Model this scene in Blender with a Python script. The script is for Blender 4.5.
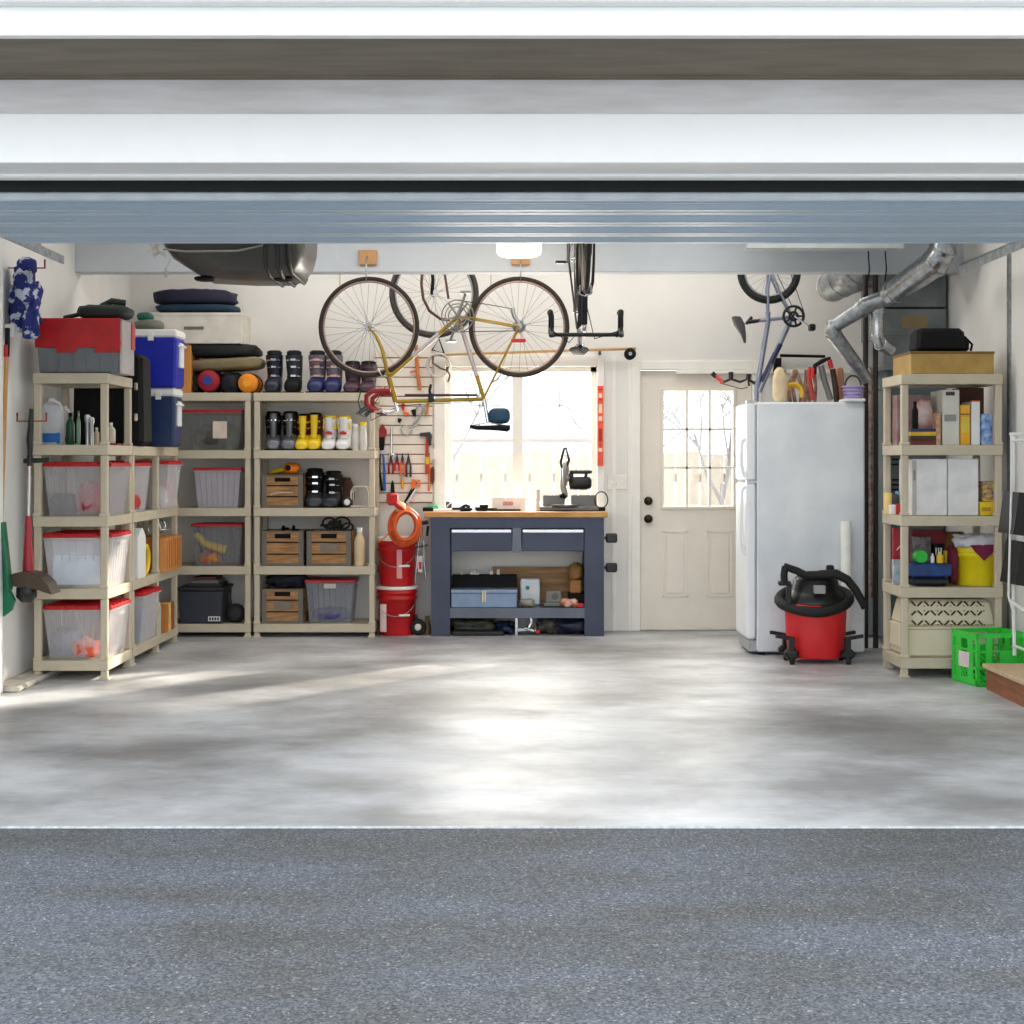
import bpy, math, random
from mathutils import Vector, Matrix, Euler, noise
for o in list(bpy.data.objects): bpy.data.objects.remove(o)
SC = bpy.context.scene
COL = SC.collection
F = 1450.0          # focal length in pixels of a 1024 px frame
HC = 1.33           # camera height
PI = math.pi
# ---------------------------------------------------------------- camera
cd = bpy.data.cameras.new('camera'); cam = bpy.data.objects.new('camera', cd); COL.objects.link(cam)
cd.sensor_width = 36; cd.lens = 36*F/1024; cd.shift_y = -(512-461)/1024; cd.clip_start = .05; cd.clip_end = 200
cam.location = (0, 0, HC); cam.rotation_euler = (PI/2, 0, 0); SC.camera = cam
# ---------------------------------------------------------------- sky, sun, exposure
w = bpy.data.worlds.new('sky'); SC.world = w; w.use_nodes = True
bg = w.node_tree.nodes['Background']; bg.inputs[0].default_value = (.9, .955, 1, 1); bg.inputs[1].default_value = 2.05
sd = bpy.data.lights.new('sun', 'SUN'); sun = bpy.data.objects.new('sun', sd); COL.objects.link(sun)
sd.energy = 11.0; sd.color = (1, .9, .76); sd.angle = math.radians(2.5)
sun.rotation_euler = Vector((-1.75, -1.9, -.99)).to_track_quat('-Z', 'Y').to_euler()
def area(name, loc, sx, sy, power, col, direction):
    l = bpy.data.lights.new(name, 'AREA'); o = bpy.data.objects.new(name, l); COL.objects.link(o)
    l.shape = 'RECTANGLE'; l.size = sx; l.size_y = sy; l.energy = power; l.color = col
    o.location = loc; o.rotation_euler = Vector(direction).to_track_quat('-Z', 'Y').to_euler(); return o
area('window_daylight', (.08, 11.75, 1.55), 1.2, 1.2, 82, (1, .93, .85), (-.1, -1, -.35))
area('door_daylight', (1.46, 11.75, 1.45), .6, .9, 22, (1, .93, .85), (-.2, -1, -.3))
area('fill_light_front', (0, 8.7, 3.2), 4.6, .7, 40, (1, .97, .93), (0, .15, -1))  # added fill for the interior; no lamp hangs here
area('fill_light_back', (0, 10.6, 3.2), 4.6, .5, 26, (1, .96, .92), (0, .1, -1))  # added fill behind the beam, without a fixture of its own
vs = SC.view_settings; vs.view_transform = 'Standard'; vs.look = 'None'; vs.gamma = 1; vs.use_curve_mapping = False; vs.exposure = .25
# ---------------------------------------------------------------- materials
def lin(c):
    r = []
    for v in c:
        v = v/255; r.append(v/12.92 if v <= .04045 else ((v+.055)/1.055)**2.4)
    return (*r, 1)
MATS = {}
def mat(c, rough=.6, metal=0, var=.08, scale=9, bump=0, emit=None, clear=None, spec=.5, stretch=None, c2=None, key=''):
    k = (c, rough, metal, var, scale, bump, emit, clear, stretch, c2, key)
    if k in MATS: return MATS[k]
    m = bpy.data.materials.new('surface'); m.use_nodes = True; n = m.node_tree; N = n.nodes; L = n.links
    b = N['Principled BSDF']; b.inputs['Roughness'].default_value = rough; b.inputs['Metallic'].default_value = metal
    b.inputs['Specular IOR Level'].default_value = spec
    tc = N.new('ShaderNodeTexCoord'); no = N.new('ShaderNodeTexNoise'); no.inputs['Scale'].default_value = scale; no.inputs['Detail'].default_value = 4
    src = tc.outputs['Object']
    if stretch:
        mp = N.new('ShaderNodeMapping'); mp.inputs['Scale'].default_value = stretch; L.new(src, mp.inputs[0]); src = mp.outputs[0]
    L.new(src, no.inputs['Vector'])
    cr = N.new('ShaderNodeValToRGB'); a = lin(c)
    if c2: lo, hi = lin(c2), a
    else: lo = tuple(v*(1-var) for v in a[:3])+(1,); hi = tuple(min(1, v*(1+var)) for v in a[:3])+(1,)
    cr.color_ramp.elements[0].color = lo; cr.color_ramp.elements[1].color = hi
    cr.color_ramp.elements[0].position = .35; cr.color_ramp.elements[1].position = .65
    L.new(no.outputs[0], cr.inputs[0]); L.new(cr.outputs[0], b.inputs['Base Color'])
    if bump:
        bp = N.new('ShaderNodeBump'); bp.inputs['Strength'].default_value = bump; bp.inputs['Distance'].default_value = .02
        L.new(no.outputs[0], bp.inputs['Height']); L.new(bp.outputs[0], b.inputs['Normal'])
    if emit:
        b.inputs['Emission Color'].default_value = lin(emit[0]); b.inputs['Emission Strength'].default_value = emit[1]
    if clear is not None:
        tr = N.new('ShaderNodeBsdfTransparent'); mx = N.new('ShaderNodeMixShader'); mx.inputs[0].default_value = clear
        L.new(b.outputs[0], mx.inputs[1]); L.new(tr.outputs[0], mx.inputs[2]); L.new(mx.outputs[0], N['Material Output'].inputs[0])
    MATS[k] = m; return m
def floor_mat():
    m = bpy.data.materials.new('worn_concrete'); m.use_nodes = True; n = m.node_tree; N = n.nodes; L = n.links; b = N['Principled BSDF']
    tc = N.new('ShaderNodeTexCoord')
    def ns(sc, st, det=6, ro=.6):
        mp = N.new('ShaderNodeMapping'); mp.inputs['Scale'].default_value = st; L.new(tc.outputs['Object'], mp.inputs[0])
        x = N.new('ShaderNodeTexNoise'); x.inputs['Scale'].default_value = sc; x.inputs['Detail'].default_value = det; x.inputs['Roughness'].default_value = ro
        L.new(mp.outputs[0], x.inputs['Vector']); return x.outputs[0]
    def ramp(src, p0, c0, p1, c1):
        r = N.new('ShaderNodeValToRGB'); e = r.color_ramp.elements; e[0].position = p0; e[0].color = c0; e[1].position = p1; e[1].color = c1; L.new(src, r.inputs[0]); return r.outputs[0]
    def mix(f, a, b_, t='MIX'):
        x = N.new('ShaderNodeMixRGB'); x.blend_type = t
        if isinstance(f, float): x.inputs[0].default_value = f
        else: L.new(f, x.inputs[0])
        L.new(a, x.inputs[1]); L.new(b_, x.inputs[2]); return x.outputs[0]
    base = ramp(ns(.9, (1, 1.2, 1)), .38, lin((156, 156, 158)), .62, lin((220, 222, 226)))
    fine = ramp(ns(7, (.7, 1.6, 1), 8, .7), .3, (.78, .78, .78, 1), .7, (1.0, 1.0, 1.0, 1))
    c = mix(1.0, base, fine, 'MULTIPLY')
    st = ramp(ns(.55, (.8, 1.4, 1), 3, .5), .5, (1, 1, 1, 1), .68, (.6, .585, .56, 1))
    c = mix(1.0, c, st, 'MULTIPLY')
    L.new(c, b.inputs['Base Color'])
    rr = ramp(ns(1.6, (1, 2, 1), 5), .3, (.4, .4, .4, 1), .7, (.55, .55, .55, 1)); L.new(rr, b.inputs['Roughness'])
    bp = N.new('ShaderNodeBump'); bp.inputs['Strength'].default_value = .12; bp.inputs['Distance'].default_value = .01
    L.new(ns(5, (1, 2, 1), 8, .7), bp.inputs['Height']); L.new(bp.outputs[0], b.inputs['Normal']); b.inputs['Specular IOR Level'].default_value = .6
    return m
def asphalt_mat():
    m = bpy.data.materials.new('asphalt'); m.use_nodes = True; n = m.node_tree; N = n.nodes; L = n.links; b = N['Principled BSDF']
    tc = N.new('ShaderNodeTexCoord')
    v = N.new('ShaderNodeTexVoronoi'); v.inputs['Scale'].default_value = 150; L.new(tc.outputs['Object'], v.inputs['Vector'])
    r = N.new('ShaderNodeValToRGB'); e = r.color_ramp.elements
    e[0].position = 0; e[0].color = lin((70, 73, 78)); e[1].position = 1; e[1].color = lin((232, 228, 216))
    x = r.color_ramp.elements.new(.5); x.color = lin((112, 116, 124)); x = r.color_ramp.elements.new(.86); x.color = lin((150, 152, 156))
    L.new(v.outputs['Color'], r.inputs[0])
    no = N.new('ShaderNodeTexNoise'); no.inputs['Scale'].default_value = 1.3; no.inputs['Detail'].default_value = 5
    mp = N.new('ShaderNodeMapping'); mp.inputs['Scale'].default_value = (.8, 2.2, 1); L.new(tc.outputs['Object'], mp.inputs[0]); L.new(mp.outputs[0], no.inputs['Vector'])
    r2 = N.new('ShaderNodeValToRGB'); r2.color_ramp.elements[0].position = .35; r2.color_ramp.elements[0].color = (.50, .48, .44, 1); r2.color_ramp.elements[1].position = .65; r2.color_ramp.elements[1].color = (.68, .71, .77, 1)
    L.new(no.outputs[0], r2.inputs[0])
    mx = N.new('ShaderNodeMixRGB'); mx.blend_type = 'MULTIPLY'; mx.inputs[0].default_value = 1; L.new(r.outputs[0], mx.inputs[1]); L.new(r2.outputs[0], mx.inputs[2])
    L.new(mx.outputs[0], b.inputs['Base Color']); b.inputs['Roughness'].default_value = .75
    bp = N.new('ShaderNodeBump'); bp.inputs['Strength'].default_value = .5; bp.inputs['Distance'].default_value = .004
    L.new(v.outputs['Distance'], bp.inputs['Height']); L.new(bp.outputs[0], b.inputs['Normal'])
    return m
WOOD = mat((196, 150, 96), .55, c2=(160, 112, 64), scale=3, stretch=(1, 8, 14))
WOODX = mat((182, 138, 90), .7, c2=(140, 100, 62), scale=4, stretch=(2, 9, 16), bump=.2)
PLY = mat((176, 138, 96), .7, c2=(140, 102, 66), scale=4, stretch=(1, 6, 12))
RESIN = mat((200, 189, 166), .5, var=.04)
BLACK = mat((12, 12, 14), .65, spec=.25, var=.2)
RUBBER = mat((16, 16, 17), .7, var=.15)
BPLAST = mat((14, 15, 17), .38, var=.1)
NAVY = mat((14, 20, 44), .8, var=.2, bump=.3)
STEEL = mat((170, 172, 175), .3, .9, var=.06)
GALV = mat((176, 180, 182), .38, .75, c2=(140, 145, 150), scale=22)
CHROME = mat((215, 215, 218), .18, 1, var=.02)
WHITE = mat((238, 238, 236), .45, var=.02)
RED = mat((196, 22, 28), .4, var=.05)
ORANGE = mat((226, 96, 30), .45, var=.06)
YELLOW = mat((238, 200, 30), .45, var=.06)
GREEN = mat((46, 196, 60), .4, var=.06)
BLUE = mat((26, 42, 160), .4, var=.06)
BRASS = mat((190, 150, 70), .3, .9)
DARKM = mat((60, 62, 66), .45, .6)
# ---------------------------------------------------------------- helpers
def sx_(px, s): return (px-512)/s
def sz_(py, s): return HC-(py-461)/s
def P(px, py, s): return Vector(((px-512)/s, F/s, HC-(py-461)/s))
def S(Y): return F/Y
class MB:
    def __init__(s): s.V = []; s.F = []; s.M = []; s.S = []; s.mi = 0; s.T = None
    def add(s, vs, fs, smooth=False):
        n = len(s.V)
        for v in vs:
            v = Vector(v); s.V.append(s.T @ v if s.T else v)
        for f in fs: s.F.append([i+n for i in f]); s.M.append(s.mi); s.S.append(smooth)
        return s
    def b2(s, x0, x1, y0, y1, z0, z1, bev=0, top=1.0, topy=None):
        """box, with optional chamfer; top scales its top face"""
        cx, cy = (x0+x1)/2, (y0+y1)/2; hx, hy = abs(x1-x0)/2, abs(y1-y0)/2; ty = top if topy is None else topy
        bev = min(bev, hx*.49, hy*.49, abs(z1-z0)*.49)
        def ring(z, ins, k, k2): 
            a, b = hx*k-ins, hy*k2-ins
            if bev <= 0: return [(cx-a, cy-b, z), (cx+a, cy-b, z), (cx+a, cy+b, z), (cx-a, cy+b, z)]
            c = bev*.9 if ins == 0 else bev*.5
            return [(cx-a+c, cy-b, z), (cx+a-c, cy-b, z), (cx+a, cy-b+c, z), (cx+a, cy+b-c, z), (cx+a-c, cy+b, z), (cx-a+c, cy+b, z), (cx-a, cy+b-c, z), (cx-a, cy-b+c, z)]
        if bev <= 0: rs = [ring(z0, 0, 1, 1), ring(z1, 0, top, ty)]
        else: rs = [ring(z0, bev, 1, 1), ring(z0+bev, 0, 1, 1), ring(z1-bev, 0, top, ty), ring(z1, bev, top, ty)]
        return s.rings(rs)
    def bc(s, c, d, bev=0, rot=None, top=1.0):
        o = s.T
        m = Matrix.Translation(Vector(c)) @ (Euler(rot).to_matrix().to_4x4() if rot else Matrix())
        s.T = (o @ m) if o else m
        s.b2(-d[0]/2, d[0]/2, -d[1]/2, d[1]/2, -d[2]/2, d[2]/2, bev, top); s.T = o; return s
    def rings(s, rs, smooth=False, closed=False, caps=True):
        n = len(rs[0]); vs = [v for r in rs for v in r]; fs = []
        m = len(rs)
        for i in range(m if closed else m-1):
            a, b = i*n, ((i+1) % m)*n
            for j in range(n):
                k = (j+1) % n; fs.append([a+j, a+k, b+k, b+j])
        s.add(vs, fs, smooth)
        if caps and not closed:
            s.add(rs[0], [list(range(n))[::-1]]); s.add(rs[-1], [list(range(n))])
        return s
    def tube(s, pts, r, seg=8, closed=False, r1=None, radii=None, caps=True, flat=1):
        pts = [Vector(p) for p in pts]; n = len(pts); rs = []
        if r1 is not None: radii = [r+(r1-r)*i/(n-1) for i in range(n)]
        up = None
        for i in range(n):
            if closed: t = pts[(i+1) % n]-pts[i-1]
            elif i == 0: t = pts[1]-pts[0]
            elif i == n-1: t = pts[-1]-pts[-2]
            else: t = (pts[i+1]-pts[i]).normalized()+(pts[i]-pts[i-1]).normalized()
            if t.length < 1e-9: t = Vector((0, 0, 1))
            t.normalize()
            if up is None:
                a = Vector((0, 0, 1)) if abs(t.z) < .9 else Vector((0, 1, 0)); up = (a-t*a.dot(t)).normalized()
            else: up = (up-t*up.dot(t)); up = up.normalized() if up.length > 1e-6 else t.orthogonal().normalized()
            sd_ = t.cross(up); rr = radii[i] if radii else r
            rs.append([pts[i]+up*math.cos(2*PI*k/seg)*rr*flat+sd_*math.sin(2*PI*k/seg)*rr for k in range(seg)])
        return s.rings(rs, seg > 4, closed, caps)
    def cyl(s, a, b, r, r1=None, seg=16): 
        return s.tube([a, b], r, seg, r1=r if r1 is None else r1)
    def lathe(s, prof, c=(0, 0, 0), seg=24, axis='z', sq=1.0):
        rs = []
        for (r, h) in prof:
            ring = []
            for k in range(seg):
                a = 2*PI*k/seg; u, v = r*math.cos(a), r*math.sin(a)*sq
                p = {'z': (u, v, h), 'y': (u, h, v), 'x': (h, u, v)}[axis]
                ring.append((c[0]+p[0], c[1]+p[1], c[2]+p[2]))
            rs.append(ring)
        return s.rings(rs, True)
    def torus(s, c, R, r, axis='y', seg=40, rs=8, a0=0, a1=2*PI, sq=1):
        full = abs(a1-a0-2*PI) < 1e-6; n = seg if full else seg+1; pts = []
        for i in range(n):
            a = a0+(a1-a0)*i/seg; u, v = R*math.cos(a), R*math.sin(a)*sq
            p = {'z': (u, v, 0), 'y': (u, 0, v), 'x': (0, u, v)}[axis]; pts.append((c[0]+p[0], c[1]+p[1], c[2]+p[2]))
        return s.tube(pts, r, rs, closed=full)
    def prism(s, poly, a, b, axis='y', smooth=False):
        """2-D outline extruded from a to b along axis"""
        def q(p, h): return {'y': (p[0], h, p[1]), 'x': (h, p[0], p[1]), 'z': (p[0], p[1], h)}[axis]
        return s.rings([[q(p, a) for p in poly], [q(p, b) for p in poly]], smooth)
    def blob(s, c, d, e=.6, amp=.06, freq=4, seed=0, nu=28, nv=16, rot=0, flat=False):
        """lumpy pillow / bundle: superellipsoid with noise folds"""
        vs = []; off = Vector((seed*3.7, seed*1.3, seed*7.1)); mr = Matrix.Rotation(rot, 3, 'Z')
        def sp(v, e): return math.copysign(abs(v)**e, v)
        for j in range(nv+1):
            ph = -PI/2+PI*j/nv
            for i in range(nu):
                th = 2*PI*i/nu
                p = Vector((sp(math.cos(ph), e)*sp(math.cos(th), e), sp(math.cos(ph), e)*sp(math.sin(th), e), sp(math.sin(ph), e)))
                q = Vector((p.x*d[0]/2, p.y*d[1]/2, p.z*d[2]/2))
                k = 1+amp*2*noise.noise(q*freq*6+off)+amp*noise.noise(q*freq*15+off)
                q = Vector((q.x*k, q.y*k, q.z*(1+(k-1)*1.5)))
                if q.z < -d[2]/2*.97 or (flat and q.z < -d[2]/2*.8): q.z = -d[2]/2*.97
                vs.append(Vector(c)+mr @ q)
        fs = []
        for j in range(nv):
            for i in range(nu):
                k = (i+1) % nu; fs.append([j*nu+i, j*nu+k, (j+1)*nu+k, (j+1)*nu+i])
        return s.add(vs, fs, True)
    def build(s, name, m, parent=None, loc=None):
        me = bpy.data.meshes.new(name); me.from_pydata([tuple(v) for v in s.V], [], s.F)
        for x in (m if isinstance(m, (list, tuple)) else [m]): me.materials.append(x)
        me.polygons.foreach_set('material_index', s.M); me.polygons.foreach_set('use_smooth', s.S); me.validate(); me.update()
        o = bpy.data.objects.new(name, me); COL.objects.link(o)
        if parent: o.parent = parent
        if loc: o.location = loc
        return o
def tag(o, label, cat, group=None, kind=None):
    o['label'] = label; o['category'] = cat
    if group: o['group'] = group
    if kind: o['kind'] = kind
    return o
def thing(name, label, cat, loc=(0, 0, 0), rot=(0, 0, 0), group=None):
    o = bpy.data.objects.new(name, None); COL.objects.link(o); o.location = loc; o.rotation_euler = rot
    o.empty_display_size = .1
    return tag(o, label, cat, group)
def struct(name, mb, m): o = mb.build(name, m); o['kind'] = 'structure'; return o
def dup(root, loc, label=None, rot=None, group=None):
    r = root.copy(); COL.objects.link(r); r.location = loc
    if rot: r.rotation_euler = rot
    if label: r['label'] = label
    if group: r['group'] = group
    for ch in list(root.children):
        c = ch.copy(); COL.objects.link(c); c.parent = r
        for g in ch.children:
            d = g.copy(); COL.objects.link(d); d.parent = c
    return r
# ---------------------------------------------------------------- the setting
XL, XR, YB, YF, ZC = -3.0, 3.1, 11.37, 5.28, 3.3
WALL = mat((230, 227, 221), .75, var=.02, scale=3, bump=.03); WALLW = mat((236, 235, 231), .75, var=.03, scale=3, bump=.03)
TRIMW = mat((240, 236, 228), .5, var=.02); GARW = mat((192, 209, 224), .5, var=.02)
fm = MB().b2(XL-.1, XR+.1, YF, YB+.1, -.15, 0); struct('floor', fm, floor_mat())
struct('driveway', MB().b2(-9, 9, -8, YF-.012, -.2, -.005), asphalt_mat())
struct('trim_1', MB().b2(-3.2, 3.3, YF-.012, YF, -.2, .001), mat((205, 208, 210), .8, scale=30, var=.2))
struct('ceiling', MB().b2(XL-.1, XR+.1, YF, YB+.1, ZC, ZC+.12), WALLW)
struct('wall_left', MB().b2(XL-.12, XL, YF, YB+.12, 0, ZC), WALLW)
struct('wall_right', MB().b2(XR, XR+.12, YF, YB+.12, 0, ZC), WALLW)
struct('trim_2', MB().b2(XL, XL+.08, YF, 8.32, 0, ZC), WALLW)
struct('trim_3', MB().b2(XL, XL+.17, 8.32, 10.9, 0, .035, .01), mat((190, 184, 172), .9, scale=14, var=.2, bump=.6))
# back wall with window and door openings
wx0, wx1, wz0, wz1 = -.52, .665, .96, 2.07
dx0, dx1, dz1 = 1.005, 1.885, 2.045
bw = MB()
bw.b2(XL-.1, wx0, YB, YB+.12, 0, ZC).b2(wx0, wx1, YB, YB+.12, 0, wz0).b2(wx0, wx1, YB, YB+.12, wz1, ZC)
bw.b2(wx1, dx0, YB, YB+.12, 0, ZC).b2(dx0, dx1, YB, YB+.12, dz1, ZC).b2(dx1, XR+.1, YB, YB+.12, 0, ZC)
struct('wall_back', bw, WALL)
# window: casing, two sashes
t = MB()
t.b2(wx0-.09, wx0, YB-.02, YB, wz0-.06, wz1+.09, .004).b2(wx1, wx1+.06, YB-.02, YB, wz0-.06, wz1+.09, .004)
t.b2(wx0, wx1, YB-.02, YB, wz1, wz1+.09, .004).b2(wx0-.1, wx1+.07, YB-.07, YB, wz0-.04, wz0, .006)
struct('window_1', t, TRIMW)
t = MB(); ym = YB+.03
mx0, mx1 = .005, .085
t.b2(wx0, wx0+.045, ym, ym+.05, wz0, wz1).b2(wx1-.045, wx1, ym, ym+.05, wz0, wz1).b2(mx0, mx1, ym-.01, ym+.06, wz0, wz1)
t.b2(wx0, wx1, ym, ym+.05, wz0, wz0+.05).b2(wx0, wx1, ym, ym+.05, wz1-.04, wz1)
t.b2(wx0, mx0, ym+.005, ym+.045, 1.475, 1.505).b2(mx1, wx1, ym+.005, ym+.045, 1.475, 1.505)
for a, b in ((wx0, mx0), (mx1, wx1)):
    t.b2(a, b, ym+.02, ym+.03, 1.76, 1.772); t.b2((a+b)/2-.006, (a+b)/2+.006, ym+.02, ym+.03, 1.5, wz1)
struct('window_2', t, TRIMW)
GLASS = bpy.data.materials.new('glass'); GLASS.use_nodes = True
_n = GLASS.node_tree; _g = _n.nodes.new('ShaderNodeBsdfGlossy'); _g.inputs['Roughness'].default_value = .02; _t = _n.nodes.new('ShaderNodeBsdfTransparent'); _t.inputs[0].default_value = (.96, .97, .96, 1)
_m = _n.nodes.new('ShaderNodeMixShader'); _m.inputs[0].default_value = .06
_n.links.new(_t.outputs[0], _m.inputs[1]); _n.links.new(_g.outputs[0], _m.inputs[2]); _n.links.new(_m.outputs[0], _n.nodes['Material Output'].inputs[0])
struct('window_3', MB().b2(wx0+.03, mx0, ym+.03, ym+.034, wz0, wz1).b2(mx1, wx1-.03, ym+.03, ym+.034, wz0, wz1), GLASS)
# back door with nine-light window
def px2x(px): return sx_(px, 127.5)
def px2z(py): return sz_(py, 127.5)
gx0, gx1, gz0, gz1 = px2x(664), px2x(733), px2z(506), px2z(391)
dr = MB(); yd = YB+.02
dr.b2(dx0+.004, gx0, yd, yd+.045, .02, 2.04).b2(gx1, dx1-.004, yd, yd+.045, .02, 2.04).b2(gx0, gx1, yd, yd+.045, .02, gz0).b2(gx0, gx1, yd, yd+.045, gz1, 2.04)
door = struct('door_1', dr, mat((230, 221, 208), .45, var=.02))
DP = mat((232, 223, 210), .45, var=.02)
m = MB(); fw = .025
m.b2(gx0-fw, gx1+fw, yd-.014, yd, gz1, gz1+fw, .004).b2(gx0-fw, gx1+fw, yd-.014, yd, gz0-fw, gz0, .004).b2(gx0-fw, gx0, yd-.014, yd, gz0, gz1, .004).b2(gx1, gx1+fw, yd-.014, yd, gz0, gz1, .004)
for k in (1, 2):
    x = gx0+(gx1-gx0)*k/3; z = gz0+(gz1-gz0)*k/3
    m.b2(x-.009, x+.009, yd-.008, yd+.03, gz0, gz1); m.b2(gx0, gx1, yd-.008, yd+.03, z-.009, z+.009)
m.build('window_grille', DP, door)
MB().b2(gx0, gx1, yd+.02, yd+.024, gz0, gz1).build('glass_pane', GLASS, door)
for a, b in ((663, 688), (707, 733)):
    x0, x1, z0, z1 = px2x(a), px2x(b), px2z(597), px2z(531); m = MB()
    m.b2(x0, x1, yd-.006, yd, z1-.012, z1, .002).b2(x0, x1, yd-.006, yd, z0, z0+.012, .002).b2(x0, x0+.012, yd-.006, yd, z0, z1, .002).b2(x1-.012, x1, yd-.006, yd, z0, z1, .002)
    m.b2(x0+.03, x1-.03, yd-.008, yd, z0+.03, z1-.03, .006); m.build('door_panel', DP, door)
BRZ = mat((58, 44, 34), .35, .8)
kx = px2x(648.5)
for z in (px2z(501), px2z(519)):
    m = MB(); m.lathe([(.034, 0), (.034, -.008), (.014, -.012), (.014, -.03), (.026, -.036), (.029, -.05), (.022, -.06), (.004, -.064)], (kx, yd, z), 20, 'y'); m.build('door_knob' if z < 1.0 else 'deadbolt', BRZ, door)
t = MB(); t.b2(dx0-.07, dx0, YB-.018, YB, 0, dz1+.07, .004).b2(dx1, dx1+.07, YB-.018, YB, 0, dz1+.07, .004).b2(dx0, dx1, YB-.018, YB, dz1, dz1+.07, .004)
struct('trim_4', t, TRIMW)
struct('trim_5', MB().b2(dx0, dx1, YB-.02, YB+.11, 0, .02, .005), mat((190, 186, 178), .4, .5))
# panel seam battens on back wall and rail band
struct('trim_6', MB().b2(px2x(612), px2x(616), YB-.008, YB, 0, px2z(356)).b2(px2x(628), px2x(634), YB-.012, YB, 0, px2z(356)), TRIMW)
struct('trim_7', MB().b2(dx1-.6, XR-.35, YB-.03, YB, px2z(374), px2z(370), .004), TRIMW)
# ceiling beam
s = 145.7; yb = F/s; zb = sz_(272, s)
struct('beam', MB().b2(XL, XR, yb, yb+.14, zb, ZC, .004), mat((200, 206, 212), .6, var=.02))
# front wall, header, eave
struct('wall_front', MB().b2(XL-.12, -2.55, YF-.03, YF+.12, 0, 3.3).b2(2.68, XR+.12, YF-.03, YF+.12, 0, 3.3).b2(-2.55, 2.68, YF+.02, YF+.12, 2.46, 3.3), WALLW)
yf = 5.25; sh = F/yf
EXTW = mat((250, 250, 248), .5, var=.01)
struct('trim_8', MB().b2(-3.4, 3.5, yf-.04, YF+.02, sz_(165, sh), sz_(116, sh), .003), EXTW)
struct('trim_9', MB().b2(-2.6, 2.7, YF+.02, YF+.14, sz_(165, sh)+.002, 2.46).b2(-2.6, 2.7, YF+.14, YF+.2, sz_(165, sh)-.012, 2.5, .004), EXTW)
struct('trim_10', MB().b2(-3.4, 3.5, yf-.02, YF, sz_(116, sh), 2.72), mat((226, 224, 224), .75, c2=(208, 205, 203), scale=2.5, stretch=(1.2, 6, 9), bump=.15))
struct('soffit', MB().b2(-3.6, 3.7, 4.70, yf, 2.705, 2.73).b2(-3.6, 3.7, 5.17, 5.178, 2.70, 2.705), mat((132, 122, 106), .8, c2=(118, 108, 92), scale=3, stretch=(1, 5, 5)))
struct('trim_11', MB().b2(-3.6, 3.7, 4.66, 4.70, 2.698, 2.79, .003).b2(-3.6, 3.7, 4.60, 4.70, 2.79, 2.83, .006).b2(-3.6, 3.7, 4.57, 4.70, 2.83, 2.95, .01), EXTW)
struct('roof', MB().b2(-3.7, 3.8, 4.6, YB+.6, 3.43, 3.5), mat((90, 88, 86), .9))
# open overhead garage door (top panels slid in under the ceiling)
gd = thing('garage_door', 'open overhead garage door slid up under the ceiling', 'garage door', (0, 5.66, 2.355))
ang = math.atan2(.14, 2.12)
m = MB(); m.T = Matrix.Rotation(ang, 4, 'X'); m.b2(-2.6, 2.66, 0, .50, 0, .04)
for y in (.12, .2, .28, .36): m.b2(-2.58, 2.64, y, y+.012, -.006, 0)
m.build('door_panel', GARW, gd)
for k in (1, 2, 3):
    m = MB(); m.T = Matrix.Rotation(ang, 4, 'X'); m.b2(-2.6, 2.66, .53*k, .53*k+.51, 0, .04)
    for y in (.12, .2, .28, .36): m.b2(-2.58, 2.64, .53*k+y, .53*k+y+.012, -.006, 0)
    m.build('door_panel', GARW, gd)
m = MB(); m.b2(-2.6, 2.66, -.03, -.002, -.012, .02, .006); m.build('edge_rail', mat((206, 214, 220), .5), gd)
m = MB(); m.b2(-2.6, 2.66, -.05, -.002, .02, .085, .012); m.build('black_edge_strip', mat((22, 26, 26), .7), gd)  # black strip along the upper front edge of the door
m = MB(); m.b2(-.02, .02, -.04, -.012, .03, .055, .006).cyl((0, -.02, .03), (0, -.02, .045), .02); m.build('handle', BRASS, gd)  # small brass-coloured piece in the middle of the front edge
for sgn, x in ((-1, -2.72), (1, 2.86)):
    m = MB(); m.b2(x-.03, x+.03, 5.6, 8.7 if sgn < 0 else 9.2, 2.555, 2.56).b2(x-sgn*.03-.003, x-sgn*.03+.003, 5.6, 8.7 if sgn < 0 else 9.2, 2.51, 2.56).b2(x+sgn*.03-.003, x+sgn*.03+.003, 5.6, 8.7 if sgn < 0 else 9.2, 2.535, 2.56)
    m.b2(x+sgn*.02, x+sgn*.05, 8.4, 8.44, 2.55, ZC).b2(x+sgn*.02, x+sgn*.05, 6.6, 6.64, 2.55, ZC)
    tag(m.build('door_track', GALV), 'grey metal garage door track along the %s wall' % ('left' if sgn < 0 else 'right'), 'track')
# right wall molding and battens
zm = HC+.4316*XR
struct('trim_12', MB().b2(XR-.03, XR, 8.0, 10.2, zm-.03, zm+.01, .004).b2(XR-.012, XR, 9.0, 9.05, 0, zm-.03), GALV)
# right: low wooden step
st = thing('wooden_step', 'low wooden step with a tan top by the right wall', 'step', (2.752, 8.46, 0))
MB().b2(.012, .34, -1.8, -.012, 0, .125).build('riser', mat((150, 92, 58), .55, c2=(118, 66, 38), scale=4, stretch=(6, 1, 10)), st)
MB().b2(-.01, .34, -1.81, 0, .125, .15, .004).build('tread', mat((196, 170, 138), .8, scale=40, var=.15), st)
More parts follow.
